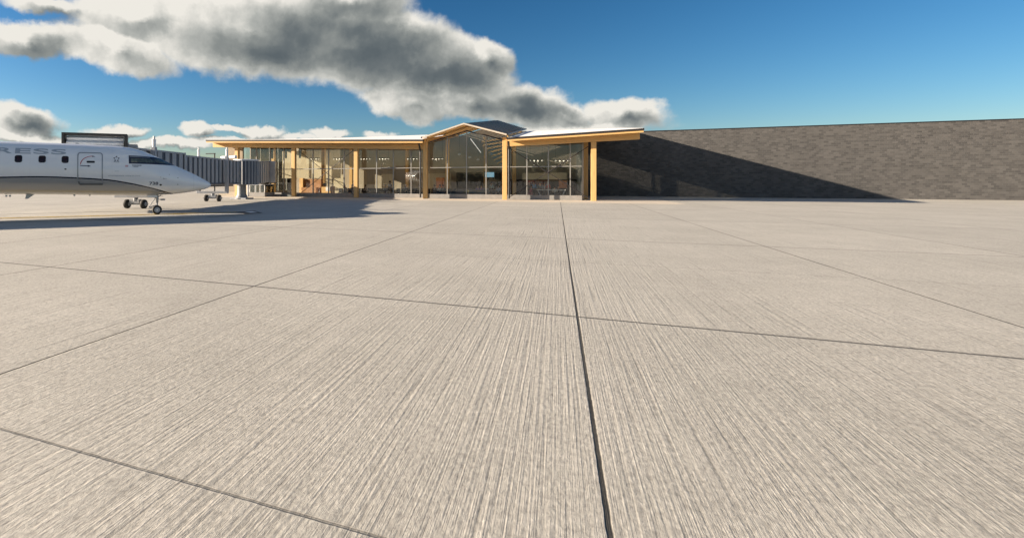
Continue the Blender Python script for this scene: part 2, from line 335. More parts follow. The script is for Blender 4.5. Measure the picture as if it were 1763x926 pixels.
# ------------------------------------------------------------ mesh helper
class MB:
    def __init__(s): s.v = []; s.f = []
    def add(s, vs, fs):
        o = len(s.v); s.v += [tuple(p) for p in vs]; s.f += [tuple(i + o for i in f) for f in fs]; return s
    def hexa(s, p):                 # 8 points: bottom 4 (ccw), top 4
        return s.add(p, [(3, 2, 1, 0), (4, 5, 6, 7), (0, 1, 5, 4), (1, 2, 6, 5), (2, 3, 7, 6), (3, 0, 4, 7)])
    def box(s, x0, x1, y0, y1, z0, z1):
        return s.hexa([(x0, y0, z0), (x1, y0, z0), (x1, y1, z0), (x0, y1, z0), (x0, y0, z1), (x1, y0, z1), (x1, y1, z1), (x0, y1, z1)])
    def obox(s, a, b, w0, w1, z0, z1, z0b=None, z1b=None):   # runs from a to b (2D), w0..w1 to its left
        a = Vector(a[:2]); b = Vector(b[:2]); d = (b - a).normalized(); n = Vector((-d.y, d.x))
        if z0b is None: z0b = z0
        if z1b is None: z1b = z1
        A0, A1, B0, B1 = a + n*w0, a + n*w1, b + n*w0, b + n*w1
        return s.hexa([(*A0, z0), (*B0, z0b), (*B1, z0b), (*A1, z0), (*A0, z1), (*B0, z1b), (*B1, z1b), (*A1, z1)])
    def tube(s, a, b, r0, r1=None, n=12, caps=True):
        a = Vector(a); b = Vector(b); r1 = r0 if r1 is None else r1
        d = (b - a).normalized(); u = d.orthogonal().normalized(); w = d.cross(u)
        o = len(s.v)
        for c, r in ((a, r0), (b, r1)):
            for i in range(n):
                t = 2*math.pi*i/n; s.v.append(tuple(c + u*math.cos(t)*r + w*math.sin(t)*r))
        for i in range(n):
            j = (i+1) % n; s.f.append((o+i, o+j, o+n+j, o+n+i))
        if caps: s.f.append(tuple(o+i for i in reversed(range(n)))); s.f.append(tuple(o+n+i for i in range(n)))
        return s
    def lathe(s, c, axis, prof, n=24):   # prof: list of (distance along axis, radius)
        c = Vector(c); d = Vector(axis).normalized(); u = d.orthogonal().normalized(); w = d.cross(u); o = len(s.v)
        for h, r in prof:
            for i in range(n):
                t = 2*math.pi*i/n; s.v.append(tuple(c + d*h + (u*math.cos(t) + w*math.sin(t))*max(r, 1e-4)))
        for k in range(len(prof)-1):
            for i in range(n):
                j = (i+1) % n; s.f.append((o+k*n+i, o+k*n+j, o+(k+1)*n+j, o+(k+1)*n+i))
        s.f.append(tuple(o+i for i in reversed(range(n)))); s.f.append(tuple(o+(len(prof)-1)*n+i for i in range(n)))
        return s
    def prism(s, poly, y0, y1):     # polygon in X,Z extruded along Y
        n = len(poly); o = len(s.v)
        s.v += [(x, y0, z) for x, z in poly] + [(x, y1, z) for x, z in poly]
        s.f.append(tuple(o+i for i in range(n))); s.f.append(tuple(o+n+i for i in reversed(range(n))))
        for i in range(n):
            j = (i+1) % n; s.f.append((o+j, o+i, o+n+i, o+n+j))
        return s
    def flat(s, poly, z, t=0.004):   # thin painted sheet on the ground
        n = len(poly); s.add([(x, y, z) for x, y in poly], [tuple(range(n))]); return s
    def build(s, name, m, parent=None, smooth=False, bevel=0, loc=None):
        me = bpy.data.meshes.new(name); me.from_pydata(s.v, [], s.f); me.update()
        bm = bmesh.new(); bm.from_mesh(me); bmesh.ops.recalc_face_normals(bm, faces=bm.faces); bm.to_mesh(me); bm.free()
        return link(name, me, m, parent, smooth, bevel, loc)
def link(name, me, m, parent=None, smooth=False, bevel=0, loc=None):
    o = bpy.data.objects.new(name, me); COL.objects.link(o)
    if m is not None: me.materials.append(m)
    if parent is not None:
        o.parent = parent
    if smooth:
        for p in me.polygons: p.use_smooth = True
    if bevel:
        b = o.modifiers.new('bevel', 'BEVEL'); b.width = bevel; b.segments = 2; b.limit_method = 'ANGLE'; b.angle_limit = R(40)
    if loc is not None:             # move the object's origin to loc, geometry stays
        L = Vector(loc)
        me.transform(Matrix.Translation(-L)); o.location = L
    return o
def tag(o, label, cat, group=None):
    o['label'] = label; o['category'] = cat
    if group: o['group'] = group
    return o
def thing(name, label, cat, loc=(0, 0, 0), rz=0, group=None):
    o = bpy.data.objects.new(name, None); COL.objects.link(o); o.empty_display_size = 0.3
    o.location = loc; o.rotation_euler = (0, 0, rz); return tag(o, label, cat, group)
def struct(o): o['kind'] = 'structure'; return o
def copy_tree(o, parent=None):
    c = o.copy(); COL.objects.link(c)
    c.parent = parent
    for ch in list(o.children): copy_tree(ch, c)
    return c
def w2(lat, z): return (lat*CT - z*ST, lat*ST + z*CT)      # metres right of / ahead of the viewer -> X, Y

# ----------------------------------------------------------------- ground
g = MB().add([(-2500, -2500, 0), (2500, -2500, 0), (2500, 2500, 0), (-2500, 2500, 0)], [(0, 1, 2, 3)]).build('apron', M_conc); struct(g)
st = MB().add([(-37.5, 45.7, .004), (9.2, 45.7, .004), (9.2, 67.8, .004), (-37.5, 67.8, .004)], [(0, 1, 2, 3)]).build('concrete_pavement', M_strip); struct(st)

def strip(pts, wd, z, mb):
    for a, b in zip(pts[:-1], pts[1:]):
        a = Vector(a); b = Vector(b); d = (b-a).normalized(); n = Vector((-d.y, d.x))*wd/2
        mb.add([(*(a-n), z), (*(b-n), z), (*(b+n), z), (*(a+n), z)], [(0, 1, 2, 3)])
def ext(a, b, L): a = Vector(a); b = Vector(b); return tuple(a + (a-b).normalized()*L)
A0, A1 = (-24.92, 15.99), (-16.79, 24.54)
yl = MB(); strip([ext(A0, A1, 40), A0, A1], 0.34, .012, yl); 
bb = MB(); strip([ext(A0, A1, 40), A0, A1], 0.56, .008, bb)
struct(yl.build('yellow_taxi_line', M_yellow)); struct(bb.build('taxi_line_border', M_blackp))
sl = MB(); B0 = (-27.74, 17.8)
strip([ext(B0, (-26.29, 20.2), 40), B0, (-24.6, 21.6), (-21.29, 23.89), (-17.02, 24.86)], 0.16, .008, sl)
strip([ext((-22.27, 14.29), (-18.26, 18.15), 40), (-22.27, 14.29), (-18.26, 18.15), (-15.9, 20.6), (-15.63, 21.84), (-15.75, 23.45)], 0.16, .008, sl)
strip([(-16.2, 20.5), (-15.75, 21.9), (-15.45, 23.6)], 0.07, .008, sl)
struct(sl.build('gate_guide_line', M_blackp))
bar = MB().flat([(-17.4, 24.5), (-15.75, 23.2), (-15.2, 24.1), (-16.9, 25.9)], .016)
struct(bar.build('stop_mark_border', M_blackp))
bar = MB().flat([(-16.85, 24.75), (-16.05, 24.1), (-15.75, 24.45), (-16.6, 25.2)], .020)
struct(bar.build('stop_mark', M_whitep))

# --------------------------------------------------------------- terminal
term = thing('terminal_building', 'long low glazed terminal with timber columns, white sloping roofs and a dark central gable', 'building', (-17, 50.8, 0))
TP = Vector((-17, 50.8, 0))
def part(mb, name, m, parent=term, **k):   # geometry given in world metres
    o = mb.build(name, m, None, **k)
    o.parent = parent
    o.matrix_parent_inverse = Matrix.Identity(4)
    base = Vector((0, 0, 0)); p = parent
    while p is not None: base += p.location; p = p.parent
    o.data.transform(Matrix.Translation(-base - (o.location if k.get('loc') is None else Vector((0, 0, 0)))))
    if k.get('loc') is not None: o.location = Vector(k['loc']) - base; o.data.transform(Matrix.Translation(base))
    return o
CXS = [-35.65, -27.9, -20.2, -12.55, -4.7, 3.05]
CY = 50.6
def beam_bot(x): return 5.09 + (-13 - x)*0.0335 if x < -8.6 else 5.16 + (x + 4.1)*0.0304
def beam_top(x): return beam_bot(x) + 0.56
for i, x in enumerate(CXS):
    top = beam_bot(x)
    if i in (3, 4): top = 6.02
    part(MB().box(x-.215, x+.215, CY, CY+.45, 0.0, top), 'column', M_wz, bevel=.012, loc=(x, CY+.22, 0))
for i, (x, y) in enumerate([(-35.65, 59), (-27.9, 58.5), (-27.3, 66.5), (-19.0, 66.5), (-12.55, 62.0), (-8.6, 66.8), (-4.7, 62.0), (2.55, 54.3), (2.55, 59.0)]):
    part(MB().box(x-.22, x+.22, y, y+.44, 0.02, 5.6 + (y-50)*0.115 if x > -30 else 6.6), 'column', M_wz, bevel=.012, loc=(x, y+.22, 0))
# front beams
def wing(x0, x1, name):
    mb = MB()
    mb.hexa([(x0, CY+.02, beam_bot(x0)), (x1, CY+.02, beam_bot(x1)), (x1, CY+.40, beam_bot(x1)), (x0, CY+.40, beam_bot(x0)),
             (x0, CY+.02, beam_top(x0)), (x1, CY+.02, beam_top(x1)), (x1, CY+.40, beam_top(x1)), (x0, CY+.40, beam_top(x0))])
    part(mb, 'beam', M_wx, bevel=.01)
wing(-39.1, -12.78, 'l'); wing(-4.45, 6.7, 'r')
def eave(x): return 5.99 + (-12.84 - x)*0.0303 if x < -8.6 else 5.92 + (x + 4.0)*0.0379
YE, YB, HB = 49.5, 68.0, 8.15
def roofz(x, y, d=0): return eave(x) + (HB - eave(x))*(y - YE)/(YB - YE) - d
def slab(x0, x1, t0, t1, y0=YE, y1=YB, n=8):
    mb = MB()
    for k in range(n):
        a = x0 + (x1-x0)*k/n; b = x0 + (x1-x0)*(k+1)/n
        mb.hexa([(a, y0, roofz(a, y0, t1)), (b, y0, roofz(b, y0, t1)), (b, y1, roofz(b, y1, t1)), (a, y1, roofz(a, y1, t1)),
                 (a, y0, roofz(a, y0, t0)), (b, y0, roofz(b, y0, t0)), (b, y1, roofz(b, y1, t0)), (a, y1, roofz(a, y1, t0))])
    return mb
for x0, x1 in ((-39.2, -12.5), (-4.35, 6.83)):
    rf = part(slab(x0+.03, x1-.03, -0.02, 0.155, YE+.02, YB-.02), 'roof', M_membrane)
    part(slab(x0+.05, x1-.05, 0.16, 0.34, YE+.03, YB-.03), 'roof_deck', M_wx, parent=rf)
    part(slab(x0, x1, -0.005, 0.17, YE-.06, YE+.015, 8), 'gutter', M_gutter, parent=rf)
    part(slab(x0, x1, 0.172, 0.35, YE-.02, YE+.027, 8), 'fascia', M_wx, parent=rf)
    for xe, a in ((x0, -1), (x1, 1)):
        e0, e1 = (xe-.05, xe+.028) if a < 0 else (xe-.028, xe+.05)
        part(slab(e0, e1, -0.005, 0.17, YE-.055, YB, 1), 'rake_trim', M_gutter, parent=rf)
# purlins under the wing roofs
for x0, x1 in ((-39.0, -12.7), (-4.2, 6.7)):
    n = int((x1-x0)/1.9)
    for k in range(n+1):
        x = x0 + .2 + (x1-x0-.4)*k/n
        part(slab(x-.07, x+.07, .345, .56, 51.05, 67.4, 1), 'rafter', M_wy)
# glazing
GY = 52.0
def pane_bay(xa, xb, mulls, tops, cross=False, sill=True, name='window_wall'):
    """one bay of curtain wall: sill, frame, glass"""
    o = part(MB().box(xa, xb, GY-.12, GY+.16, 0.0, 0.45), 'window_wall', M_sill, loc=((xa+xb)/2, GY, 0), bevel=.008)
    # glass
    pts = [(xa+.02, .45)] + [(xb-.02, .45)] + [(x, z-.01) for x, z in reversed(tops)]
    part(MB().prism(pts, GY+.02, GY+.032), 'glass_pane', M_glass, parent=o)
    fr = MB()
    def topz(x):
        for (x1, z1), (x2, z2) in zip(tops[:-1], tops[1:]):
            if x1 <= x <= x2: return z1 + (z2-z1)*(x-x1)/(x2-x1)
        return tops[-1][1]
    for x in mulls:
        part(MB().box(x-.045, x+.045, GY-.07, GY+.10, .452, topz(x)-.01), 'mullion', M_mull, parent=o)
    xs = [xa] + list(mulls) + [xb]
    for a, b in zip(xs[:-1], xs[1:]):
        fr.box(a+.046, b-.046, GY-.06, GY+.09, 3.16, 3.24)
    part(fr, 'transom', M_mull, parent=o)
    hd = MB()
    for (x1, z1), (x2, z2) in zip(tops[:-1], tops[1:]):
        hd.hexa([(x1, GY-.08, z1-.1), (x2, GY-.08, z2-.1), (x2, GY+.1, z2-.1), (x1, GY+.1, z1-.1), (x1, GY-.08, z1), (x2, GY-.08, z2), (x2, GY+.1, z2), (x1, GY+.1, z1)])
    part(hd, 'head_frame', M_brace, parent=o)
    return o
def wt_(x): return roofz(x, GY, .35)
b0 = pane_bay(-35.6, -28.0, [-33.7, -31.8, -29.9], [(-35.6, wt_(-35.6)), (-28.0, wt_(-28))])
b1 = pane_bay(-27.99, -20.3, [-26.04, -24.07, -22.14], [(-27.99, wt_(-28)), (-20.3, wt_(-20.3))])
b2 = pane_bay(-20.29, -12.7, [-18.27, -16.35, -14.38], [(-20.29, wt_(-20.3)), (-12.7, wt_(-12.7))])
b3 = pane_bay(-12.35, -4.9, [-10.52, -8.55, -6.62], [(-12.35, 5.95), (-8.55, 6.98), (-4.9, 5.95)])
b4 = pane_bay(-4.6, 2.14, [-2.75, -0.8, 1.13], [(-4.6, wt_(-4.6)), (2.14, wt_(2.14))])
# right hand return wall of glass
def return_wall(X, y0, y1, nm):
    o = part(MB().box(X-.1, X+.12, y0, y1, 0.0, .45), 'window_wall', M_sill, loc=(X, (y0+y1)/2, 0))
    v = [(X, y0, .45), (X, y1, .45), (X, y1, roofz(X, y1, .36)), (X, y0, roofz(X, y0, .36))]
    v2 = [(X+.012, b, c) for a, b, c in v]
    part(MB().add(v+v2, [(0, 1, 2, 3), (7, 6, 5, 4), (0, 4, 5, 1), (1, 5, 6, 2), (2, 6, 7, 3), (3, 7, 4, 0)]), 'glass_pane', M_glass, parent=o)
    n = int((y1-y0)/2.0)
    for k in range(n+1):
        y = y0 + (y1-y0)*k/n
        part(MB().box(X-.06, X+.08, y-.045, y+.045, .452, roofz(X, y, .36)), 'mullion', M_mull, parent=o)
    part(MB().box(X-.05, X+.07, y0+.05, y1-.05, 3.16, 3.24), 'transom', M_mull, parent=o)
return_wall(2.2, 52.2, 67.2, 'r')
return_wall(-36.9, 55.5, 67.2, 'l')
# cross braces of thin rod
def brace(xa, xb, za, zb, y):
    mb = MB(); mb.tube((xa, y, za), (xb, y, zb), .032, n=8); mb.tube((xb, y+.07, za), (xa, y+.07, zb), .032, n=8)
    part(mb, 'cross_brace', M_brace)
brace(-27.6, -20.5, 0.15, 5.35, 51.25); brace(-4.45, 2.8, 0.15, 5.1, 51.25)
# downspouts
for x, zt in ((-12.98, 5.95), (-4.28, 5.95)):
    mb = MB(); mb.box(x-.17, x+.17, 49.55, 49.8, zt-.2, zt+.02)
    mb.tube((x, 49.7, zt-.15), (x, 49.85, zt-.35), .09); mb.tube((x, 49.85, zt-.33), (x, 50.45, zt-1.05), .09); mb.tube((x, 50.45, zt-1.0), (x, 50.45, .12), .085)
    part(mb, 'downspout', M_dark, smooth=False)
# gable roof: rises to the back, ribbed dark metal over timber slats
FL, FA, FR = Vector((-12.46, 49.2, 6.20)), Vector((-8.35, 49.2, 7.42)), Vector((-4.38, 49.2, 6.22))
BL, BA, BR = Vector((-12.2, 68, 8.42)), Vector((-7.3, 68, 9.78)), Vector((-3.75, 68, 8.5))
def gpt(side, s, t, dz=0):
    F0, B0 = (FL, BL) if side == 0 else (FR, BR)
    f = F0.lerp(FA, s); b = B0.lerp(BA, s); p = f.lerp(b, t); return Vector((p.x, p.y, p.z + dz))
gr = None
for side in (0, 1):
    NSL = 17
    o = None
    for k in range(NSL):           # dark louvre strips with open gaps, a timber slat under each
        s0 = .004 + k*(.99/NSL); s1 = s0 + .99/NSL*.53
        q = [gpt(side, s0, 0), gpt(side, s1, 0), gpt(side, s1, 1), gpt(side, s0, 1)]
        lo = [p + Vector((0, 0, -.03)) for p in q]
        if o is None: o = part(MB().hexa(lo + q), 'gable_roof', M_navy)
        else: part(MB().hexa(lo + q), 'roof_strip', M_navy, parent=o)
        e0, e1 = s0+.004, s1-.008
        a, b, a2, b2 = gpt(side, e0, .006, -.032), gpt(side, e0, .995, -.032), gpt(side, e1, .006, -.032), gpt(side, e1, .995, -.032)
        u = Vector((0, 0, -.03)); part(MB().hexa([a+u, a2+u, b2+u, b+u, a, a2, b2, b]), 'slat', M_wy, parent=o)
        a, b, a2, b2 = gpt(side, s0, .001, .003), gpt(side, s0, 1, .003), gpt(side, s0+.008, .001, .003), gpt(side, s0+.008, 1, .003)
        u = Vector((0, 0, .035)); part(MB().hexa([a, a2, b2, b, a+u, a2+u, b2+u, b+u]), 'standing_seam', M_seam, parent=o)
    # barge board and front rafter
    a, b = gpt(side, 0, 0), gpt(side, 1, 0)
    bd = MB().hexa([(a.x, 49.12, a.z-.14), (b.x, 49.12, b.z-.14), (b.x, 49.2, b.z-.14), (a.x, 49.2, a.z-.14), (a.x, 49.12, a.z+.0), (b.x, 49.12, b.z+.0), (b.x, 49.2, b.z), (a.x, 49.2, a.z)])
    part(bd, 'barge_board', M_strip, parent=o)
    for (yy, d0, d1) in ((50.6, .10, .26), (58, .16, .55), (64, .16, .55)):
        tt = (yy-49.2)/18.8; a, b = gpt(side, .02, tt), gpt(side, 1, tt)
        m2 = MB().hexa([(a.x, yy, a.z-d1), (b.x, yy, b.z-d1), (b.x, yy+.4, b.z-d1), (a.x, yy+.4, a.z-d1), (a.x, yy, a.z-d0), (b.x, yy, b.z-d0), (b.x, yy+.4, b.z-d0), (a.x, yy+.4, a.z-d0)])
        part(m2, 'rafter', M_wx, parent=o)
    # little eave gutter down each side
    a, b = gpt(side, 0, 0), gpt(side, 0, 1); sx = -1 if side == 0 else 1
    part(MB().hexa([(a.x, 49.15, a.z-.12), (a.x+sx*.14, 49.15, a.z-.12), (b.x+sx*.14, 68, b.z-.12), (b.x, 68, b.z-.12), (a.x, 49.15, a.z+.02), (a.x+sx*.14, 49.15, a.z+.02), (b.x+sx*.14, 68, b.z+.02), (b.x, 68, b.z+.02)]), 'gutter', M_dark, parent=o)
# upstand walls between gable and wings
for x0, sgn in ((-12.5, -1), (-4.36, 1)):
    mb = MB(); n = 1
    xb = -12.2 if sgn < 0 else -3.75
    mb.hexa([(x0-.06, 49.9, 5.75), (x0+.06, 49.9, 5.75), (xb+.06, 67.9, 7.7), (xb-.06, 67.9, 7.7), (x0-.06, 49.9, 6.1), (x0+.06, 49.9, 6.1), (xb+.06, 67.9, 8.18), (xb-.06, 67.9, 8.18)])
    part(mb, 'upstand', M_wy)
# interior shell
part(MB().box(-36.9, 2.1, 52.17, 67.55, 0.0, 0.02), 'floor', M_floor)
bw = MB(); xs = [-36.9, -12.3, -7.3, -3.8, 2.3]; zs = [7.7, 7.75, 9.1, 7.8, 7.7]
for k in range(4):
    a, b, za, zb = xs[k], xs[k+1], zs[k], zs[k+1]
    bw.hexa([(a, 67.55, 0), (b, 67.55, 0), (b, 67.75, 0), (a, 67.75, 0), (a, 67.55, za), (b, 67.55, zb), (b, 67.75, zb), (a, 67.75, za)])
part(bw, 'back_wall', M_drywall)
# cream partitions, openings and panels inside
part(MB().box(-38.1, -35.9, 52.3, 52.6, 0, 6.2), 'end_wall', mat('tan_stucco', (0.30, 0.25, 0.19), 0.9, var=.15))
part(MB().box(-35.9, -27.0, 62.0, 62.2, 2.2, 6.0), 'partition', M_cream)
def at(x, y, Y):                    # the point of plane Y seen in direction x, y
    r = (x - CX)/FPX; z = Y/(r*ST + CT); X, _ = w2(r*z, z); return X, EYE + (HOR - y)*z/FPX
def panel(x0, x1, y0, y1, Y, d, name, m, zmin=None):
    a, zt = at(x0, y0, Y); b, _ = at(x1, y0, Y); _, zb = at(x0, y1, Y)
    if zmin is not None: zb = zmin
    return part(MB().box(a, b, Y, Y+d, zb, zt), name, m)
panel(572, 591, 301, 340, 65.0, .15, 'partition', M_cream, .02)
panel(657, 678, 300, 340, 66.5, .2, 'partition', M_cream, .02)
panel(737, 776, 299, 340, 66.0, .2, 'partition', M_cream, .02)
panel(751, 765, 306, 340, 65.7, .2, 'door', M_orange, .02)
panel(899, 976, 298, 309, 61.0, 1.6, 'soffit', M_cream)
panel(908, 946, 310, 318, 62.8, .1, 'menu_board', mat('dark_red_panel', (0.22, 0.02, 0.02), 0.5))
panel(962, 976, 311, 324, 61.4, .3, 'menu_board', M_orange)
panel(838, 848, 297, 304.5, 62.0, .12, 'screen_wall', M_screen)
panel(870, 1010, 309, 340, 66.9, .3, 'wainscot', M_brace, .02)
panel(786, 868, 297, 340, 67.2, .2, 'tree_reflection_panel', mat('reflection_dark', (0.035, 0.03, 0.026), 0.6, var=.3), .02)  # added near-black panel, paints the trees' dark reflection in the gable glass
# added louvres before a panel painted as sky between slats, right of gable hall
pts = [at(x, y, 55.0) for x, y in ((834, 242), (866, 236), (866, 285), (858, 283), (846, 268))]
part(MB().prism(pts, 55.0, 55.08), 'sky_gap_panel', M_blued)
for xa, ya, xb, yb in ((829, 244, 867, 238.5), (831, 250, 867, 244.5), (836, 256, 867, 250.3), (841, 262, 867, 256), (846, 268.5, 867, 262), (850, 275, 867, 268.5), (856, 281, 867, 276)):
    a = at(xa, ya, 54.6); b = at(xb, yb, 54.6); lz = .11
    part(MB().prism([(a[0], a[1]-lz), (b[0], b[1]-lz), (b[0], b[1]+lz), (a[0], a[1]+lz*.4)], 54.6, 54.9), 'louvre', M_wx)
# sloped ramp handrail on the back wall
a = at(532, 298, 64.0); b = at(573, 311, 64.0)
part(MB().tube((a[0], 64, a[1]), (b[0], 64, b[1]), .05, n=8).tube((b[0], 64, b[1]-1.3), (b[0], 64, b[1]+.5), .06, n=8), 'handrail', M_brace)
# hanging glass fins and shade slats near the head of the left bay
for k in range(8):
    x = -35.1 + k*.95
    part(MB().box(x-.09, x+.09, 53.2, 53.4, 4.55, wt_(x)-.2), 'hanging_fin', M_brace)
# ground floor vestibule below the fixed walkway
vb = thing('entrance_vestibule', 'small glazed ground level entrance under the jet bridge walkway', 'vestibule', (-31.5, 50.6, 0))
VB = Vector((-31.5, 50.6, 0))
def vpart(mb, name, m, parent=vb, **k): return part(mb, name, m, parent, **k)
vpart(MB().box(-33.0, -30.9, 49.4, 51.6, 0.02, .5), 'base_wall', M_sill, bevel=.01)
vpart(MB().box(-32.98, -30.92, 49.45, 49.47, .5, 1.35), 'glass_pane', M_glass2)
vpart(MB().box(-30.94, -30.92, 49.5, 51.5, .5, 1.35), 'glass_pane', M_glass2)
for x in (-32.95, -32.2, -31.55, -30.95): vpart(MB().box(x-.03, x+.03, 49.40, 49.5, .5, 1.35), 'mullion', M_white)
vpart(MB().box(-33.05, -30.85, 49.35, 51.6, 1.352, 1.45), 'cap', M_bsteel)
df = vpart(MB().box(-34.25, -34.12, 49.4, 49.55, .02, 1.5).box(-33.3, -33.15, 49.4, 49.55, .02, 1.5).box(-34.25, -33.15, 49.4, 49.55, 1.5, 1.62), 'door_frame', M_bsteel)
vpart(MB().box(-34.12, -33.3, 49.5, 49.54, .03, 1.49), 'door', M_cream, parent=df)
wl = MB().box(-38.6, -34.6, 51.2, 51.4, 0, .5).build('low_wall', M_cream); wl.data.materials[0] = M_drywall; tag(wl, 'low pale wall behind the jet bridge support column', 'wall')

# --------------------------------------------------------- brick building
br = thing('brick_building', 'long windowless grey brick building beyond the right end of the terminal', 'building', (30, 68, 0))
part(MB().box(2.55, 75, 67.8, 92, 0, 7.60), 'wall', M_brick, parent=br)
part(MB().box(2.50, 75.05, 67.76, 92.05, 7.602, 7.68), 'coping', M_gutter, parent=br)
part(MB().box(-36.9, 2.5, 67.8, 80, 0, 5.2), 'rear_wing', M_brick, parent=br)

# --------------------------------------------------------------- aircraft
PH = R(47.77)
jet = thing('passenger_jet', 'white regional passenger jet with grey belly, nose wheel on the yellow line', 'aeroplane', (-20.07, 21.19, 0), PH)
TOPX = [-24, -7.09, -4.14, -2.55, -1.58, -1.1, -.78, -.49, -.04, .13, .45, .8, 1.4, 1.84, 2.28, 2.64, 2.80, 2.87]
TOPZ = [3.72, 3.72, 3.70, 3.66, 3.61, 3.52, 3.43, 3.32, 3.12, 3.05, 2.89, 2.71, 2.44, 2.24, 2.01, 1.81, 1.70, 1.585]
BOTX = [-24, -7.09, -4.8, -2.28, -.7, .33, .88, 1.4, 1.84, 2.5, 2.72, 2.83, 2.87]
BOTZ = [1.17, 1.17, 1.13, 1.07, 1.045, 1.06, 1.09, 1.15, 1.215, 1.34, 1.42, 1.49, 1.575]
HWX = [-24, -2.2, -1.5, -.8, 0, .6, 1.2, 1.8, 2.3, 2.6, 2.78, 2.85, 2.87]
HWZ = [1.29, 1.29, 1.27, 1.20, 1.05, .89, .69, .49, .32, .21, .12, .06, .004]
def smooth_interp(x, X, Z):
    # local averaging keeps the loft from showing kinks
    ks = (-.18, -.09, 0, .09, .18) if x < 2.2 else (-.05, 0, .05) if x < 2.6 else (0,)
    return sum(float(np.interp(x+k, X, Z)) for k in ks)/len(ks)
def section(x):
    zt, zb, hw = smooth_interp(x, TOPX, TOPZ), smooth_interp(x, BOTX, BOTZ), smooth_interp(x, HWX, HWZ)
    return (zt+zb)/2, (zt-zb)/2, hw
def ysurf(x, z, off=0.0):
    zc, a, hw = section(x); q = max(-1, min(1, (z-zc)/(a+off))); return -(hw+off)*math.sqrt(max(0, 1-q*q))
mb = MB(); NS = 72
xs = list(np.linspace(-17, -3, 29)) + list(np.linspace(-2.8, 2.4, 66)) + [2.5, 2.6, 2.68, 2.74, 2.79, 2.83, 2.855, 2.868]
rings = [(-24, .35, 3.25), (-22, .7, 2.95), (-19.5, 1.08, 2.6)]
for (x, r, zc) in rings:
    mb.v += [(x, r*math.cos(2*math.pi*i/NS), zc + r*math.sin(2*math.pi*i/NS)) for i in range(NS)]
for x in xs:
    zc, a, hw = section(x)
    mb.v += [(x, hw*math.cos(2*math.pi*i/NS), zc + a*math.sin(2*math.pi*i/NS)) for i in range(NS)]
nr = len(rings) + len(xs)
for k in range(nr-1):
    for i in range(NS):
        j = (i+1) % NS; mb.f.append((k*NS+i, k*NS+j, (k+1)*NS+j, (k+1)*NS+i))
mb.f.append(tuple(range(NS))); mb.f.append(tuple((nr-1)*NS+i for i in range(NS)))
# livery: white over grey, thin navy cheat line
def livery():
    m = mat('aircraft_paint', (0.72, 0.73, 0.74), 0.22, 0.0, coat=0.4); t = m.node_tree; b = t.nodes['Principled BSDF']
    tcn = nn(t, 'ShaderNodeTexCoord'); s = nn(t, 'ShaderNodeSeparateXYZ'); lk(t, tcn.outputs['Object'], s.inputs[0])
    fc = nn(t, 'ShaderNodeFloatCurve'); cv = fc.mapping.curves[0]
    X = [-10, -6.9, -5.2, -3.73, -2.64, -2.28, -1.53, -.96, -.38, .01, .45, .8, 1.1, 3.0]; Z = [1.90, 1.97, 2.0, 1.945, 1.875, 1.84, 1.71, 1.585, 1.44, 1.33, 1.19, 1.09, .95, .2]
    pts = [((x+10)/13, z/3) for x, z in zip(X, Z)]
    cv.points[0].location = pts[0]; cv.points[1].location = pts[-1]
    for p in pts[1:-1]: cv.points.new(*p)
    fc.mapping.update()
    lk(t, math_n(t, 'DIVIDE', math_n(t, 'ADD', s.outputs[0], 10.0), 13.0, clamp=True), fc.inputs['Value'])
    zs_ = math_n(t, 'MULTIPLY', fc.outputs[0], 3.0)
    d = math_n(t, 'SUBTRACT', s.outputs[2], zs_)
    below = maprange(t, d, -0.045, -0.040, 1, 0)
    line = math_n(t, 'MULTIPLY', maprange(t, math_n(t, 'ABSOLUTE', d), 0.034, 0.038, 1, 0), 1.0)
    n = noise_n(t, tcn.outputs['Object'], 1.1, 6, 0.6)
    wcol = ramp_n(t, n.outputs['Fac'], [(0.3, (0.80, 0.81, 0.82)), (0.7, (0.86, 0.87, 0.875))])
    c = mixrgb(t, below, wcol, (0.30, 0.31, 0.32)); c = mixrgb(t, line, c, (0.006, 0.01, 0.03))
    # radome seam and a few panel joints
    for xx in (1.87,):
        c = mixrgb(t, maprange(t, math_n(t, 'ABSOLUTE', math_n(t, 'SUBTRACT', s.outputs[0], xx)), .004, .008, .30, 0), c, (0.2, 0.2, 0.2))
    for xx in (-2.2, -8.2, -5.7):
        c = mixrgb(t, maprange(t, math_n(t, 'ABSOLUTE', math_n(t, 'SUBTRACT', s.outputs[0], xx)), .003, .006, .14, 0), c, (0.2, 0.2, 0.2))
    lk(t, c, b.inputs['Base Color']); return m
fus = mb.build('fuselage', livery(), jet, smooth=True)

def conform_mesh(me_or_poly, off, step=0.05, side=-1):
    bm = bmesh.new()
    if isinstance(me_or_poly, list):
        for poly in me_or_poly:
            vs = [bm.verts.new((x, 0, z)) for x, z in poly]; bm.faces.new(vs)
    else: bm.from_mesh(me_or_poly)
    bb_ = [v.co.copy() for v in bm.verts]
    x0, x1 = min(v.x for v in bb_), max(v.x for v in bb_); z0, z1 = min(v.z for v in bb_), max(v.z for v in bb_)
    bmesh.ops.triangulate(bm, faces=bm.faces[:])
    z = z0 + step
    while z < z1:
        bmesh.ops.bisect_plane(bm, geom=bm.verts[:]+bm.edges[:]+bm.faces[:], plane_co=(0, 0, z), plane_no=(0, 0, 1)); z += step
    x = x0 + step*2
    while x < x1:
        bmesh.ops.bisect_plane(bm, geom=bm.verts[:]+bm.edges[:]+bm.faces[:], plane_co=(x, 0, 0), plane_no=(1, 0, 0)); x += step*2
    for v in bm.verts: v.co.y = ysurf(v.co.x, v.co.z, off)*(-side)
    bmesh.ops.recalc_face_normals(bm, faces=bm.faces[:])
    me = bpy.data.meshes.new('decal'); bm.to_mesh(me); bm.free(); return me
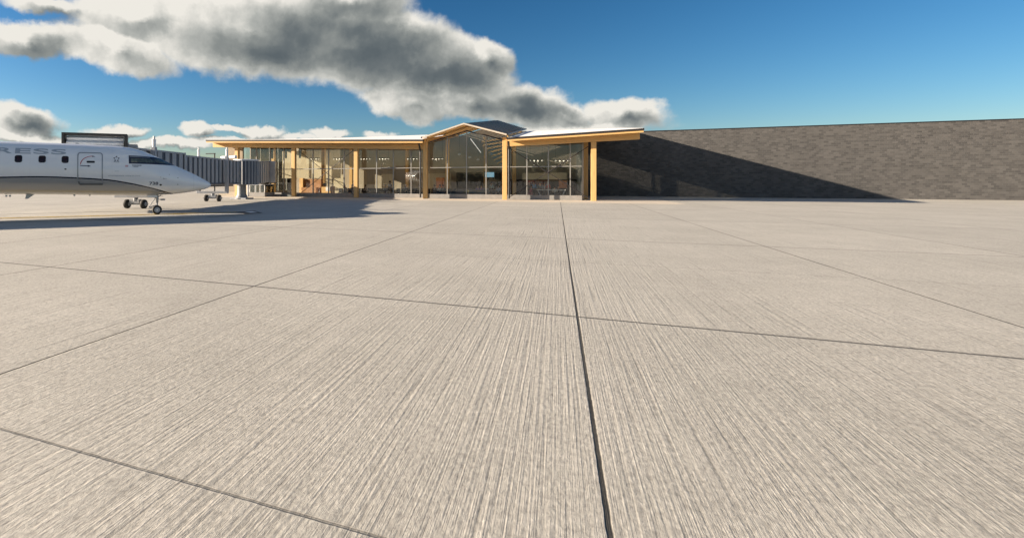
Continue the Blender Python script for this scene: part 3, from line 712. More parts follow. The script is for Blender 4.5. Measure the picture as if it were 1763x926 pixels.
def decal(name, polys, m, off=.006, parent=fus, side=-1, step=.05):
    return link(name, conform_mesh(polys, off, step, side), m, parent, smooth=True)
def rrect(x0, x1, z0, z1, r, n=5):
    pts = []
    for cx_, cz_, a0 in ((x1-r, z1-r, 0), (x0+r, z1-r, 90), (x0+r, z0+r, 180), (x1-r, z0+r, 270)):
        for k in range(n+1):
            a = R(a0 + 90*k/n); pts.append((cx_ + r*math.cos(a), cz_ + r*math.sin(a)))
    return pts
def ring_polys(outer, inner):
    n = len(outer); return [[outer[i], outer[(i+1) % n], inner[(i+1) % n], inner[i]] for i in range(n)]
M_winf = mat('window_surround', (0.012, 0.014, 0.018), 0.3)
M_winp = mat('window_pane', (0.03, 0.012, 0.006), 0.12, coat=0.5)
M_deca = mat('decal_grey', (0.36, 0.40, 0.44), 0.4)
M_decn = mat('decal_navy', (0.012, 0.02, 0.05), 0.4)
M_decr = mat('decal_red', (0.45, 0.03, 0.04), 0.4)
M_trim = mat('door_trim', (0.30, 0.33, 0.36), 0.35, 0.3)
M_trimd = mat('door_trim_dark', (0.10, 0.115, 0.13), 0.4)
for side in (-1, 1):
    for k in range(14):
        xc = -4.26 - .955*k
        w = decal('window', ring_polys(rrect(xc-.15, xc+.15, 2.675, 3.02, .09), rrect(xc-.105, xc+.105, 2.72, 2.975, .065)), M_winf, .007, side=side)
        link('pane', conform_mesh([rrect(xc-.106, xc+.106, 2.72, 2.976, .065)], .004, .05, side), M_winp, w, smooth=True)
# door
dr = decal('door', ring_polys(rrect(-3.74, -2.62, 1.60, 3.23, .13), rrect(-3.695, -2.665, 1.665, 3.185, .10)), M_trim, .012)
decal('kick_plate', [[(-3.72, 1.78), (-3.66, 1.78), (-3.62, 1.69), (-2.64, 1.69), (-2.625, 1.78), (-2.62, 1.60), (-3.62, 1.60), (-3.70, 1.66)]], M_trimd, .016, dr)
decal('window', [rrect(-3.34, -2.97, 2.70, 2.80, .05)], M_winf, .008, dr)
decal('handle_arrow', [[(-3.62, 2.545), (-3.28, 2.525), (-3.28, 2.56), (-3.62, 2.575)], [(-3.28, 2.50), (-3.14, 2.54), (-3.28, 2.585)]], M_decn, .008, dr)
arc = []
for k in range(10):
    a0, a1 = R(180 - 9.2*k), R(180 - 9.2*(k+1)); cx_, cz_, r0, r1 = -3.06, 2.62, .52, .555
    sx_, sz_ = 1.0, .78
    arc.append([(cx_+r0*math.cos(a0)*sx_, cz_+r0*math.sin(a0)*sz_), (cx_+r1*math.cos(a0)*sx_, cz_+r1*math.sin(a0)*sz_), (cx_+r1*math.cos(a1)*sx_, cz_+r1*math.sin(a1)*sz_), (cx_+r0*math.cos(a1)*sx_, cz_+r0*math.sin(a1)*sz_)])
decal('opening_arc', arc, M_decr, .008, dr)
decal('arc_arrowhead', [[(-3.10, 3.00), (-3.08, 3.06), (-2.94, 3.02)]], M_decn, .009, dr)
# cockpit glazing, both sides
M_cock = mat('cockpit_glass', (0.10, 0.115, 0.10), 0.08, coat=0.6, var=0.45, vscale=3, stretch=(3, 3, .3))
for side in (-1, 1):
    outer = [(-1.43, 3.12), (-.60, 3.10), (-.05, 3.06), (.18, 3.015), (.50, 2.855), (.80, 2.705), (.93, 2.645), (.30, 2.665), (-.5, 2.685), (-1.43, 2.69)]
    ck = decal('cockpit_window', [outer], M_decn, .006, side=side, step=.03)
    link('pane', conform_mesh([[(-1.33, 2.98), (-.36, 2.98), (-.12, 2.76), (-1.33, 2.76)]], .011, .03, side), M_cock, ck, smooth=True)
    link('pane', conform_mesh([[(-.28, 2.98), (.14, 2.97), (.40, 2.86), (.70, 2.71), (-.03, 2.75)]], .011, .03, side), M_cock, ck, smooth=True)
    link('brow', conform_mesh([[(-1.38, 3.085), (-.40, 3.07), (-.40, 3.03), (-1.38, 3.045)]], .011, .03, side), M_trim, ck, smooth=True)
# lettering
def text_mesh(s, x, z, h, w=None, bold=0.0, letter_w=None):
    cu = bpy.data.curves.new('t', 'FONT'); cu.body = s; cu.size = 1.0; cu.offset = bold
    o = bpy.data.objects.new('t', cu); COL.objects.link(o)
    dg = bpy.context.evaluated_depsgraph_get(); dg.update()
    me = bpy.data.meshes.new_from_object(o.evaluated_get(dg)); COL.objects.unlink(o); bpy.data.objects.remove(o)
    co = [v.co.copy() for v in me.vertices]
    x0, x1 = min(c.x for c in co), max(c.x for c in co); y0, y1 = min(c.y for c in co), max(c.y for c in co)
    sz = h/(y1-y0); sx = (w/(x1-x0)) if w else sz
    for v in me.vertices: v.co = (x + (v.co.x-x0)*sx, 0, z + (v.co.y-y0)*sz)
    return me
def text_decal(name, s, x, z, h, w, m, bold=0.0, step=.04):
    me = text_mesh(s, x, z, h, w, bold); return link(name, conform_mesh(me, .007, step, -1), m, fus)
for k, ch in enumerate('SSERPXE'):
    xa = -4.86 - .735*k; text_decal('lettering', ch, xa, 3.09+.004*k, .27, .63, M_deca, bold=.02)
text_decal('lettering', '738', -.44, 1.60, .16, .43, M_decn, bold=.012, step=.03)
text_decal('lettering', 'connecting people. uniting the world.', -2.38, 2.03, .075, 1.50, M_deca, bold=.01, step=.03)
text_decal('lettering', 'BOMBARDIER', -1.28, 2.58, .05, .46, M_decn, bold=.03, step=.03)
text_decal('lettering', 'CRJ200', -1.25, 2.50, .05, .26, M_decn, bold=.01, step=.03)
text_decal('lettering', 'N-738', -2.06, 2.28, .035, .16, M_deca, step=.03)
decal('flag', [[(-1.60, 2.60), (-1.46, 2.60), (-1.46, 2.575), (-1.60, 2.575)], [(-1.60, 2.55), (-1.46, 2.55), (-1.46, 2.53), (-1.60, 2.53)]], M_decr)
# five-triangle star emblem
star = []
for k in range(5):
    a = R(90 + 72*k); c0 = (-2.0 + .095*math.cos(a), 2.925 + .095*math.sin(a)); tipx = [(-2.0 + .16*math.cos(a), 2.925 + .16*math.sin(a))]
    pa = (c0[0]*1 - .045*math.sin(a) - .02*math.cos(a), c0[1] + .045*math.cos(a) - .02*math.sin(a)); pb = (c0[0] + .045*math.sin(a) - .02*math.cos(a), c0[1] - .045*math.cos(a) - .02*math.sin(a))
    star.append([tipx[0], pa, pb])
decal('star_emblem', star, M_decn)
text_decal('lettering', 'STAR ALLIANCE', -2.13, 2.745, .035, .26, M_decn, bold=.02, step=.03)
for (x, z, r) in ((-4.24, 2.38, .035), (.12, 1.60, .045), (1.0, 1.98, .018), (.55, 2.15, .014), (1.0, 1.62, .02), (.1, 2.0, .012)):
    decal('port_hole', [[(x+1.4*r*math.cos(a), z+r*math.sin(a)) for a in np.linspace(0, 2*math.pi, 13)[:-1]]], M_winf, .008, step=.03)
# pitot probe
mbp = MB(); yy = ysurf(.3, 1.93); mbp.tube((.25, yy, 1.95), (.28, yy-.10, 1.93), .018, n=8); mbp.tube((.22, yy-.10, 1.93), (.42, yy-.09, 1.93), .014, .006, n=8)
mbp.build('pitot_probe', M_bsteel, fus)
# belly antennas
mba = MB().prism([(-6.0, 1.19), (-5.62, 1.19), (-5.95, .93), (-6.08, .93)], -.015, .015); mba.build('blade_antenna', M_deca, fus)
for x in (-6.9, -6.75, -4.0, -3.3):
    MB().prism([(x, 1.13), (x+.12, 1.13), (x+.09, 1.04), (x+.03, 1.04)], -.012, .012).build('blade_antenna', M_deca, fus)
MB().prism([(-3.9, 3.66), (-3.7, 3.66), (-3.78, 3.76), (-3.88, 3.76)], -.012, .012).build('blade_antenna', M_deca, fus)
# wings and engines sit aft of the frame; the wing root only
# nose gear
ng = MB(); ng.tube((0.02, 0, .95), (0.0, 0, .26), .045, n=16); ng.tube((0.02, 0, 1.15), (0.01, 0, .62), .068, n=16)
ng.tube((0, -.17, .24), (0, .17, .24), .035)
gear = ng.build('nose_gear', M_bsteel, jet, smooth=True)
MB().tube((-.05, 0, .93), (-.42, 0, .38), .02, n=8).tube((-.42, 0, .38), (-.05, 0, .50), .022, n=8).tube((-.35, 0, .36), (-.02, 0, .42), .016, n=8).build('drag_brace', M_bsteel, gear)
MB().tube((.02, -.05, 1.0), (.30, -.05, .98), .015, n=8).tube((.0, 0, .86), (.22, 0, 1.06), .018, n=8).build('steering_link', M_bsteel, gear)
MB().lathe((.16, -.08, .80), (1, 0, 0), [(0, .02), (.04, .045), (.20, .05), (.24, .035), (.27, .012)], 16).tube((.0, -.04, .84), (.18, -.08, .80), .018, n=8).build('taxi_light', M_bsteel, gear)
MB().prism([(.0, 1.04), (-.5, 1.04), (-.48, .95), (.0, .93)], -.24, -.225).build('gear_door', M_white, gear)
for sy in (-1, 1):
    y = sy*.13
    wh = MB().lathe((0, y-.065, .25), (0, 1, 0), [(0, .15), (.008, .19), (.03, .235), (.065, .25), (.10, .235), (.122, .19), (.13, .15)], 32).build('wheel', M_rubber, gear, smooth=True)
    MB().lathe((0, y-sy*0.0 - (.072 if sy < 0 else -.062), .25), (0, 1, 0), [(0, .115), (.004, .145), (.01, .145)], 24).build('rim', M_bsteel, wh)
    MB().lathe((0, y - (.085 if sy < 0 else -.075), .25), (0, 1, 0), [(0, .03), (.02, .055)], 16).build('hub_cap', M_white, wh)

# -------------------------------------------------------------- jet bridge
jb = thing('jet_bridge', 'grey ribbed jet bridge from behind the aircraft to the terminal', 'jet bridge', (*w2(-12.9, 40), 0))
def jp(mb, name, m, parent=jb, **k): return part(mb, name, m, parent, **k)
# the tunnel centre line
def cl(z): return w2(-14.05 + (z-33)*0.172, z)
WD = 0.95
def tunnel(z0, z1, hw, h0, h1, pitch, name):
    a, b = cl(z0), cl(z1)
    o = jp(MB().obox(a, b, -hw+.06, hw-.06, h0+.12, h1-.08), name, M_rec)
    L = (Vector(b)-Vector(a)).length; d = (Vector(b)-Vector(a)).normalized(); n = int(L/pitch)
    ribs = MB(); ribs2 = MB()
    for k in range(n):
        s0 = k*L/n + .04; s1 = s0 + L/n*0.56
        p, q = Vector(a)+d*s0, Vector(a)+d*s1
        ribs.obox(p, q, -hw-.01, -hw+.058, h0+.16, h1-.12); ribs2.obox(p, q, hw-.058, hw+.01, h0+.16, h1-.12)
    jp(ribs, 'rib_panel', M_rib, parent=o, bevel=.012); jp(ribs2, 'rib_panel', M_rib, parent=o, bevel=.012)
    jp(MB().obox(a, b, -hw-.03, -hw+.12, h1-.12, h1).obox(a, b, hw-.12, hw+.03, h1-.12, h1).obox(a, b, -hw+.122, hw-.122, h1-.078, h1-.03), 'roof_rail', M_rib, parent=o)
    jp(MB().obox(a, b, -hw-.03, -hw+.12, h0, h0+.16).obox(a, b, hw-.12, hw+.03, h0, h0+.16).obox(a, b, -hw+.122, hw-.122, h0+.02, h0+.118), 'floor_rail', M_rec, parent=o)
    for zz, s in ((z0, 0), (z1, 1)):
        p = Vector(cl(zz)); q = p + d*(.18 if s == 0 else -.18)
        for wa, wb in ((-hw-.05, -hw+.02), (hw-.02, hw+.05)): jp(MB().obox(p if s == 0 else q, q if s == 0 else p, wa, wb, h0-.01, h1+.02), 'end_frame', M_rib, parent=o)
    return o
tunnel(31.2, 37.8, 1.02, 1.42, 3.90, .84, 'outer_tunnel')
tunnel(37.8, 48.6, 0.92, 1.50, 3.77, .74, 'inner_tunnel')
# underslung conduits
jp(MB().obox(cl(38), cl(48), -.5, -.35, 1.32, 1.48), 'conduit', M_rec)
# cab, rotated to the aircraft
ca = (math.cos(R(47.8)), math.sin(R(47.8)))
c0 = Vector(w2(-15.85, 27.75)); c1 = Vector(w2(-12.75, 28.95))
dc = (c1-c0).normalized(); nc = Vector((-dc.y, dc.x))
cab = jp(MB().obox(c0+nc*.9, c1+nc*.9, .0, 3.0, 1.35, 4.15), 'cab', M_bsteel, bevel=.03)
M_silver = mat('bellows_fabric', (0.50, 0.56, 0.64), 0.5, var=.1)
hood = MB()
for k in range(4):                  # bellows folds
    z = 4.30 - .02*k
    hood.obox(c0+dc*.12+nc*(.15*k+.18), c1-dc*.22+nc*(.15*k+.18), 0.0, .12, 3.30+k*.03, 4.02 + .08*math.sin(k))
bel = MB(); prof = []
for k in range(13):
    t = k/12; prof.append((.02 + .85*t, 3.55 + .62*math.sin(t*math.pi*.5) + (.05 if k % 2 else 0)))
for (y0, z0_), (y1, z1_) in zip(prof[:-1], prof[1:]):
    A, B = c0+dc*.16, c1-dc*.26
    pa0, pb0, pa1, pb1 = A+nc*y0, B+nc*y0, A+nc*y1, B+nc*y1
    bel.hexa([(*pa0, z0_-.06), (*pb0, z0_-.06), (*pb1, z1_-.06), (*pa1, z1_-.06), (*pa0, z0_), (*pb0, z0_), (*pb1, z1_), (*pa1, z1_)])
for k in range(4):
    z0_ = 3.30 + k*.26
    for j in range(6):
        a0, a1 = math.pi*j/6, math.pi*(j+1)/6; q0, q1 = .30 - .20*math.sin(a0) + .05*k, .30 - .20*math.sin(a1) + .05*k
        A, B = c0+dc*(.13+.03*k), c1-dc*.20
        h0_, h1_ = z0_ + .28*j/6, z0_ + .28*(j+1)/6
        bel.hexa([(*(A+nc*q0), h0_), (*(B+nc*q0), h0_), (*(B+nc*.6), h0_), (*(A+nc*.6), h0_), (*(A+nc*q1), h1_), (*(B+nc*q1), h1_), (*(B+nc*.6), h1_), (*(A+nc*.6), h1_)])
jp(bel, 'bellows', M_silver, parent=cab)
cn = MB()
cn.obox(c0-nc*.05, c1-nc*.05, 0, 1.2, 4.42, 4.50)                       # canopy plate
cn.obox(c0-nc*.05, c0+dc*.10-nc*.05, 0, 1.2, 3.3, 4.418)
cn.obox(c1-dc*.16-nc*.05, c1-nc*.05, 0, 1.2, 3.3, 4.418)
jp(cn, 'canopy', mat('canopy_frame', (0.016, 0.018, 0.021), 0.6), parent=cab)
jp(MB().obox(c1+nc*1.4, c1+dc*.5+nc*1.4, .0, 1.8, 1.4, 4.02), 'cab_shoulder', M_bsteel, parent=cab)
# lift units: cross beam on a bogie, two telescoping posts
def lift(zc_, htop, name, post_w):
    c = Vector(cl(zc_)); dv = (Vector(cl(zc_+1))-Vector(cl(zc_-1))).normalized(); r = Vector((dv.y, -dv.x))
    half = 1.33
    a, b = c - r*half, c + r*half
    o = jp(MB().obox(a-r*.12, b+r*.12, -.16, .16, .72, .90), 'lift_frame', M_bsteel, bevel=.015)
    for s in (-1, 1):
        p = c + r*half*s
        jp(MB().obox(p-r*.14, p+r*.14, -.14, .14, .90, 4.02), 'post', M_bsteel, parent=o, bevel=.015)
        jp(MB().tube((*p, 4.02), (*p, htop-.22), .115, n=16).tube((*p, htop-.22), (*p, htop), .07, n=12).tube((*p, htop-.28), (*p, htop-.22), .13, n=16), 'screw_housing', M_white, parent=o)
    bo = jp(MB().obox(c-r*.35, c+r*.35, -.14, .14, .34, .60).tube((*c, .5), (*c, .72), .16, n=16), 'bogie', M_bsteel, parent=o)
    wr = .30
    for s in (-1, 1):
        p = c + r*.60*s; ax = Vector((*r, 0))
        q = Vector((*p, wr)) - ax*.14*1
        jp(MB().lathe(q, ax, [(0, wr*.72), (.02, wr*.92), (.07, wr), (.21, wr), (.26, wr*.92), (.28, wr*.72)], 28), 'wheel', M_rubber, parent=o, smooth=True)
        jp(MB().lathe(q-ax*.008, ax, [(0, wr*.32), (.01, wr*.5), (.285, wr*.5), (.296, wr*.32)], 20), 'rim', M_bsteel, parent=o)
    jp(MB().tube((*(c-r*.9), wr), (*(c+r*.9), wr), .05, n=10), 'axle', M_bsteel, parent=o)
    return o
lift(33.1, 4.74, 'a', .3); lift(44.6, 4.78, 'b', .28)
# rotunda on its pedestal
rc = Vector(w2(-10.15, 50.0))
rot = jp(MB().lathe((*rc, 1.45), (0, 0, 1), [(0, 1.22), (2.34, 1.22)], 36), 'rotunda', M_rec, smooth=False)
jp(MB().lathe((*rc, 3.79), (0, 0, 1), [(0, 1.30), (.14, 1.30), (.20, .3)], 36), 'rotunda_roof', M_white, parent=rot)
fl = MB()
for k in range(24):
    a = 2*math.pi*k/24; p = rc + Vector((math.cos(a), math.sin(a)))*1.235
    fl.tube((*p, 1.5), (*p, 3.75), .05, n=6)
jp(fl, 'rolling_slats', M_rib, parent=rot)
pc = Vector(w2(-10.75, 50.6))
jp(MB().lathe((*pc, 0.0), (0, 0, 1), [(0, .78), (.10, .78), (.14, .62), (.5, .46), (.9, .44), (1.40, .44), (1.45, .7)], 28), 'pedestal', mat('pedestal_steel', (0.20, 0.215, 0.24), 0.5, var=.15), smooth=False)
jp(MB().box(pc.x-.95, pc.x+.95, pc.y-.7, pc.y+.7, .006, .13), 'base_plate', M_bsteel, bevel=.02)
# fixed walkway to the terminal
w0, w1 = Vector(w2(-9.75, 50.2)), Vector(w2(-10.02, 58.3))
wk = jp(MB().obox(w0, w1, -.86, .9, 1.50, 3.74, 1.68, 4.08), 'walkway', M_rec)
rb = MB(); dv = (w1-w0).normalized(); L = (w1-w0).length
for k in range(5):
    p, q = w0+dv*(.5+k*1.5), w0+dv*(1.35+k*1.5); t0 = (.5+k*1.5)/L; t1 = (1.35+k*1.5)/L
    rb.obox(p, q, -.93, -.862, 1.56+.18*t0, 3.68+.34*t0, 1.56+.18*t1, 3.68+.34*t1)
jp(rb, 'rib_panel', M_rib, parent=wk, bevel=.01)
v1 = w1 + dv*1.6
jp(MB().obox(w1, v1, -1.52, 1.0, 1.62, 4.12), 'end_cab', M_bsteel, bevel=.02)
jp(MB().obox(v1, v1+dv*.35, -1.60, 1.05, 1.55, 4.18), 'seal', M_rubber)
jp(MB().box(v1.x+.55, v1.x+.75, v1.y-.3, v1.y-.1, .01, 1.6), 'prop', M_dark)
# rooftop unit lying across the tunnel end
u0 = Vector(cl(47.2))
jp(MB().tube((u0.x-.3, u0.y-.1, 4.02), (u0.x+1.3, u0.y-.35, 4.02), .13, n=16).tube((u0.x+1.3, u0.y-.35, 4.02), (u0.x+1.5, u0.y-.38, 4.02), .17, n=16), 'floodlight', M_white)
jp(MB().box(u0.x+.35, u0.x+.5, u0.y-.3, u0.y-.1, 3.72, 3.95), 'bracket', M_dark)

# ------------------------------------------------------------ street lamp
lx, ly = w2((369.5-CX)/FPX*72, 72)
lamp = thing('street_lamp', 'dark pole lamp with a short flat arm behind the jet bridge', 'street lamp', (lx, ly, 0))
MB().tube((0, 0, 0), (0, 0, 5.75), .10, .09, n=12).build('pole', M_dark, lamp)
MB().box(-1.5, 0.1, -.12, .12, 5.68, 5.80).build('lamp_head', M_dark, lamp, bevel=.02)
# distant service building beyond the apron
sb = thing('service_building', 'low grey flat building far away, seen below the jet bridge', 'building', (*w2(-38, 130), 0))
MB().box(-14, 12, -5, 5, 0, 1.75).build('wall', M_sill, sb); MB().box(-14.3, 12.3, -5.3, 5.3, 1.752, 2.0).build('roof', M_rec, sb)

# --------------------------------------------------------------- interior
def bench(n):
    o = thing('waiting_bench', '', 'bench')
    fr = MB().box(-n*.28, n*.28, -.04, .04, .30, .36)
    for s in (-1, 1):
        x = s*(n*.28-.25); fr.box(x-.03, x+.03, -.30, .30, .0, .04); fr.box(x-.03, x+.03, -.03, .03, .04, .30)
    fr.build('frame', M_chrome, o)
    for k in range(n):
        x = -n*.28 + .28 + k*.56
        MB().hexa([(x-.25, -.26, .40), (x+.25, -.26, .40), (x+.25, .22, .37), (x-.25, .22, .37), (x-.25, -.26, .46), (x+.25, -.26, .46), (x+.25, .22, .43), (x-.25, .22, .43)]).build('seat', M_black, o, bevel=.02)
        MB().hexa([(x-.25, .20, .44), (x+.25, .20, .44), (x+.25, .27, .44), (x-.25, .27, .44), (x-.25, .34, .92), (x+.25, .34, .92), (x+.25, .40, .92), (x-.25, .40, .92)]).build('backrest', M_black, o, bevel=.02)
        MB().tube((x-.28, -.2, .62), (x-.28, .25, .62), .018, n=6).build('armrest', M_chrome, o)
    return o
bp_ = bench(4); first = True
BENCH = [(597, 55.8, 8, 'row of black seats left of the first inner timber column'), (628, 55.6, 4, 'row of black seats just right of the second front column'),
         (640, 57.2, 5, 'row of black seats behind the person in the pale shirt'), (661, 55.0, 0, 'row of black seats in front of the cream panel'),
         (697, 56.0, 3, 'row of black seats right of the tall inner timber column'), (713, 56.8, 2, 'row of black seats nearest the black downspout on its left'),
         (750, 55.6, 6, 'row of black seats at the left foot of the gable window'), (768, 57.0, 4, 'row of black seats before the orange door')]
for (x, Y, rz, lb) in BENCH:
    o = bp_ if first else copy_tree(bp_); first = False
    X, _ = at(x, 330, Y); o.location = (X, Y, .02); o.rotation_euler = (0, 0, R(rz)); o['label'] = lb; o['group'] = 'black waiting benches'
# sofas
def sofa(x, Y, w, lb):
    X, _ = at(x, 330, Y); o = thing('sofa', lb, 'sofa', (X, Y, .02), 0, 'grey sofas under the gable')
    MB().box(-w/2, w/2, -.4, .4, .06, .42).build('seat', M_grey, o, bevel=.05)
    MB().box(-w/2, w/2, .22, .45, .425, .86).build('backrest', M_grey, o, bevel=.05)
    for s in (-1, 1): MB().box(s*w/2-.1, s*w/2+.1, -.42, .21, .425, .62).build('armrest', M_grey, o, bevel=.04)
sofa(794, 57.5, 2.3, 'grey sofa left of the tall potted plant'); sofa(821, 55.0, 2.6, 'grey sofa in front of the person in purple'); sofa(842, 56.4, 1.5, 'short grey sofa at the right of the gable window')
# counters
X, _ = at(538, 330, 57.6)
ct = thing('service_counter', 'tall brown timber service counter at the left of the hall', 'counter', (X, 57.6, .02))
MB().box(-1.2, 1.2, 0, .3, 0, 2.05).build('back_panel', M_counter, ct, bevel=.01); MB().box(-1.75, -1.22, -.3, .3, 0, 2.15).build('end_panel', M_wz, ct, bevel=.01); MB().box(-1.2, .9, -.8, -.05, .0, 1.0).build('desk', M_counter, ct, bevel=.01)
X, _ = at(564, 330, 57.0)
ct2 = thing('service_counter', 'low counter with a white front and a monitor on top', 'counter', (X, 57.0, .02))
MB().box(-.7, .75, -.3, .3, 0, 1.05).build('desk', M_wx, ct2, bevel=.01); MB().box(-.1, .45, -.33, -.305, .55, 1.05).build('front_panel', M_white, ct2); MB().box(.55, .85, -.35, .35, 0, 1.15).build('end_panel', M_counter, ct2, bevel=.01)
mon = thing('monitor', 'black monitor on the low counter', 'monitor', (X-.35, 56.95, 1.07))
MB().box(-.24, .24, -.03, .02, .12, .45).build('screen', M_screen, mon, bevel=.01); MB().box(-.04, .04, -.02, .03, .015, .12).box(-.12, .12, -.08, .08, 0, .014).build('stand', M_dark, mon)
# tables
X, _ = at(949, 330, 54.3)
tb = thing('lounge_table', 'long white topped lounge table with slanting metal legs', 'table', (X, 54.3, .02))
MB().box(-1.35, 1.35, -.4, .4, .86, .92).build('tabletop', M_white, tb, bevel=.02)
for s in (-1, 1): MB().tube((s*1.25, -.3, .86), (s*.9, -.3, .03), .035, n=8).tube((s*1.25, .3, .86), (s*.9, .3, .03), .035, n=8).tube((s*.9, -.35, .03), (s*.4, -.35, .03), .03, n=8).build('leg', M_white, tb)
# potted plant
X, _ = at(804, 330, 53.2)
pt = thing('potted_plant', 'leafy yellowish plant in a pale pot behind the gable window sill', 'plant', (X, 53.2, .02))
MB().lathe((0, 0, 0), (0, 0, 1), [(0, .13), (.32, .19), (.35, .19), (.35, .15), (.30, .14)], 20).build('pot', M_clay, pt, smooth=False)
lf = MB()
for k in range(46):
    a = random.uniform(0, 6.28); t = random.uniform(.1, .75); L = random.uniform(.35, .72)
    d = Vector((math.cos(a)*math.sin(t), math.sin(a)*math.sin(t), math.cos(t))); sdv = d.cross(Vector((0, 0, 1))).normalized()*.045
    p0 = Vector((0, 0, .32)); pm = p0 + d*L*.6; p1 = p0 + d*L + Vector((0, 0, -.08)); lf.add([p0, pm-sdv, p1, pm+sdv], [(0, 1, 2, 3)])
M_pl = mat('plant_leaf', (0.24, 0.22, 0.07), 0.6, var=.3); lf.build('foliage', M_pl, pt)
# linear pendant lamps seen through the gable glass (lit)
def emis(name, col, st_):
    m = bpy.data.materials.new(name); m.use_nodes = True; b = m.node_tree.nodes['Principled BSDF']
    b.inputs['Emission Color'].default_value = (*col, 1); b.inputs['Emission Strength'].default_value = st_; b.inputs['Base Color'].default_value = (.8, .8, .8, 1); return m
M_lit = emis('lamp_tube', (1, .93, .82), .06)
M_tube = emis('bright_tube', (1, .95, .88), .16)
X0, Z0 = at(810, 239, 56); X1, Z1 = at(828, 263, 56)
pd = thing('pendant_lamp', 'long lit white tube lamp hanging aslant under the gable', 'lamp', (X0, 56, Z0))
MB().tube((0, 0, 0), (X1-X0, 0, Z1-Z0), .04, n=8).build('tube', M_tube, pd); MB().tube((0, 0, 0), (0, 0, .6), .012, n=6).tube((X1-X0, 0, Z1-Z0), (X1-X0, 0, .4), .012, n=6).build('hanger', M_dark, pd)
for k, (x, y, Y, lb) in enumerate([(791, 266, 60, 'small white pendant lamp, leftmost under the gable'), (809, 271, 61, 'small white pendant lamp, middle one under the gable'), (823, 275, 62, 'small white pendant lamp, rightmost under the gable')]):
    X, Z = at(x, y, Y); o = thing('globe_lamp', lb, 'lamp', (X, Y, Z), 0, 'small pendant lamps under the gable')
    MB().lathe((0, 0, -.12), (0, 0, 1), [(0, .02), (.04, .15), (.12, .2), (.2, .12), (.24, .03)], 16).build('shade', M_white, o, smooth=True); MB().tube((0, 0, .12), (0, 0, 9.05-1.2-Z if Z < 7 else .5), .01, n=6).build('cord', M_dark, o)
# rows of four small lit lamps hung along the hall
for k, (x, Y, lb) in enumerate([(542, 60, 'row of four small lit lamps above the tall service counter'), (582, 60, 'row of four small lit lamps right of the bracing crossing in the left bay'), (629, 60, 'row of four small lit lamps just right of the second front column'), (661, 60, 'row of four small lit lamps above the cream panel'),
                                (710, 60, 'row of four small lit lamps left of the black downspout'), (753, 60, 'row of four small lit lamps over the orange door'), (923, 57, 'row of four small lit lamps left of the middle mullion in the right bay'), (967, 57, 'row of four small lit lamps right of the middle mullion in the right bay')]):
    X, Z = at(x, 274 if x < 800 else 277, Y); o = thing('lamp_row', lb, 'lamp', (X, Y, Z), 0, 'rows of small lit lamps in the hall')
    MB().box(-.75, .75, -.03, .03, .10, .16).build('rail', M_dark, o)
    MB().tube((-.6, 0, .16), (-.6, 0, 7.0-Z), .01, n=6).tube((.6, 0, .16), (.6, 0, 7.0-Z), .01, n=6).build('hanger', M_dark, o)
    for q in range(4): MB().lathe((-.6+.4*q, 0, -.06), (0, 0, 1), [(0, .03), (.05, .09), (.11, .08), (.16, .03)], 12).build('lamp_shade', M_lit, o, smooth=True)
    ld = bpy.data.lights.new('lamp_light', 'POINT'); ld.energy = 17; ld.color = (1, .86, .66); ld.shadow_soft_size = .3
    lo_ = bpy.data.objects.new('lamp_light', ld); COL.objects.link(lo_); lo_.parent = o; lo_.location = (0, 0, -.3)
X, Z = at(843, 301, 61.5)
tv = thing('wall_screen', 'wide bright blue screen high behind the right of the gable window', 'screen', (X, 61.5, Z))
M_tv = emis('lit_screen', (.12, .35, .5), .25)
MB().box(-.62, .62, -.05, .05, -.38, .38).build('bezel', M_screen, tv); MB().box(-.52, .52, -.06, -.052, -.29, .29).build('display', M_tv, tv)

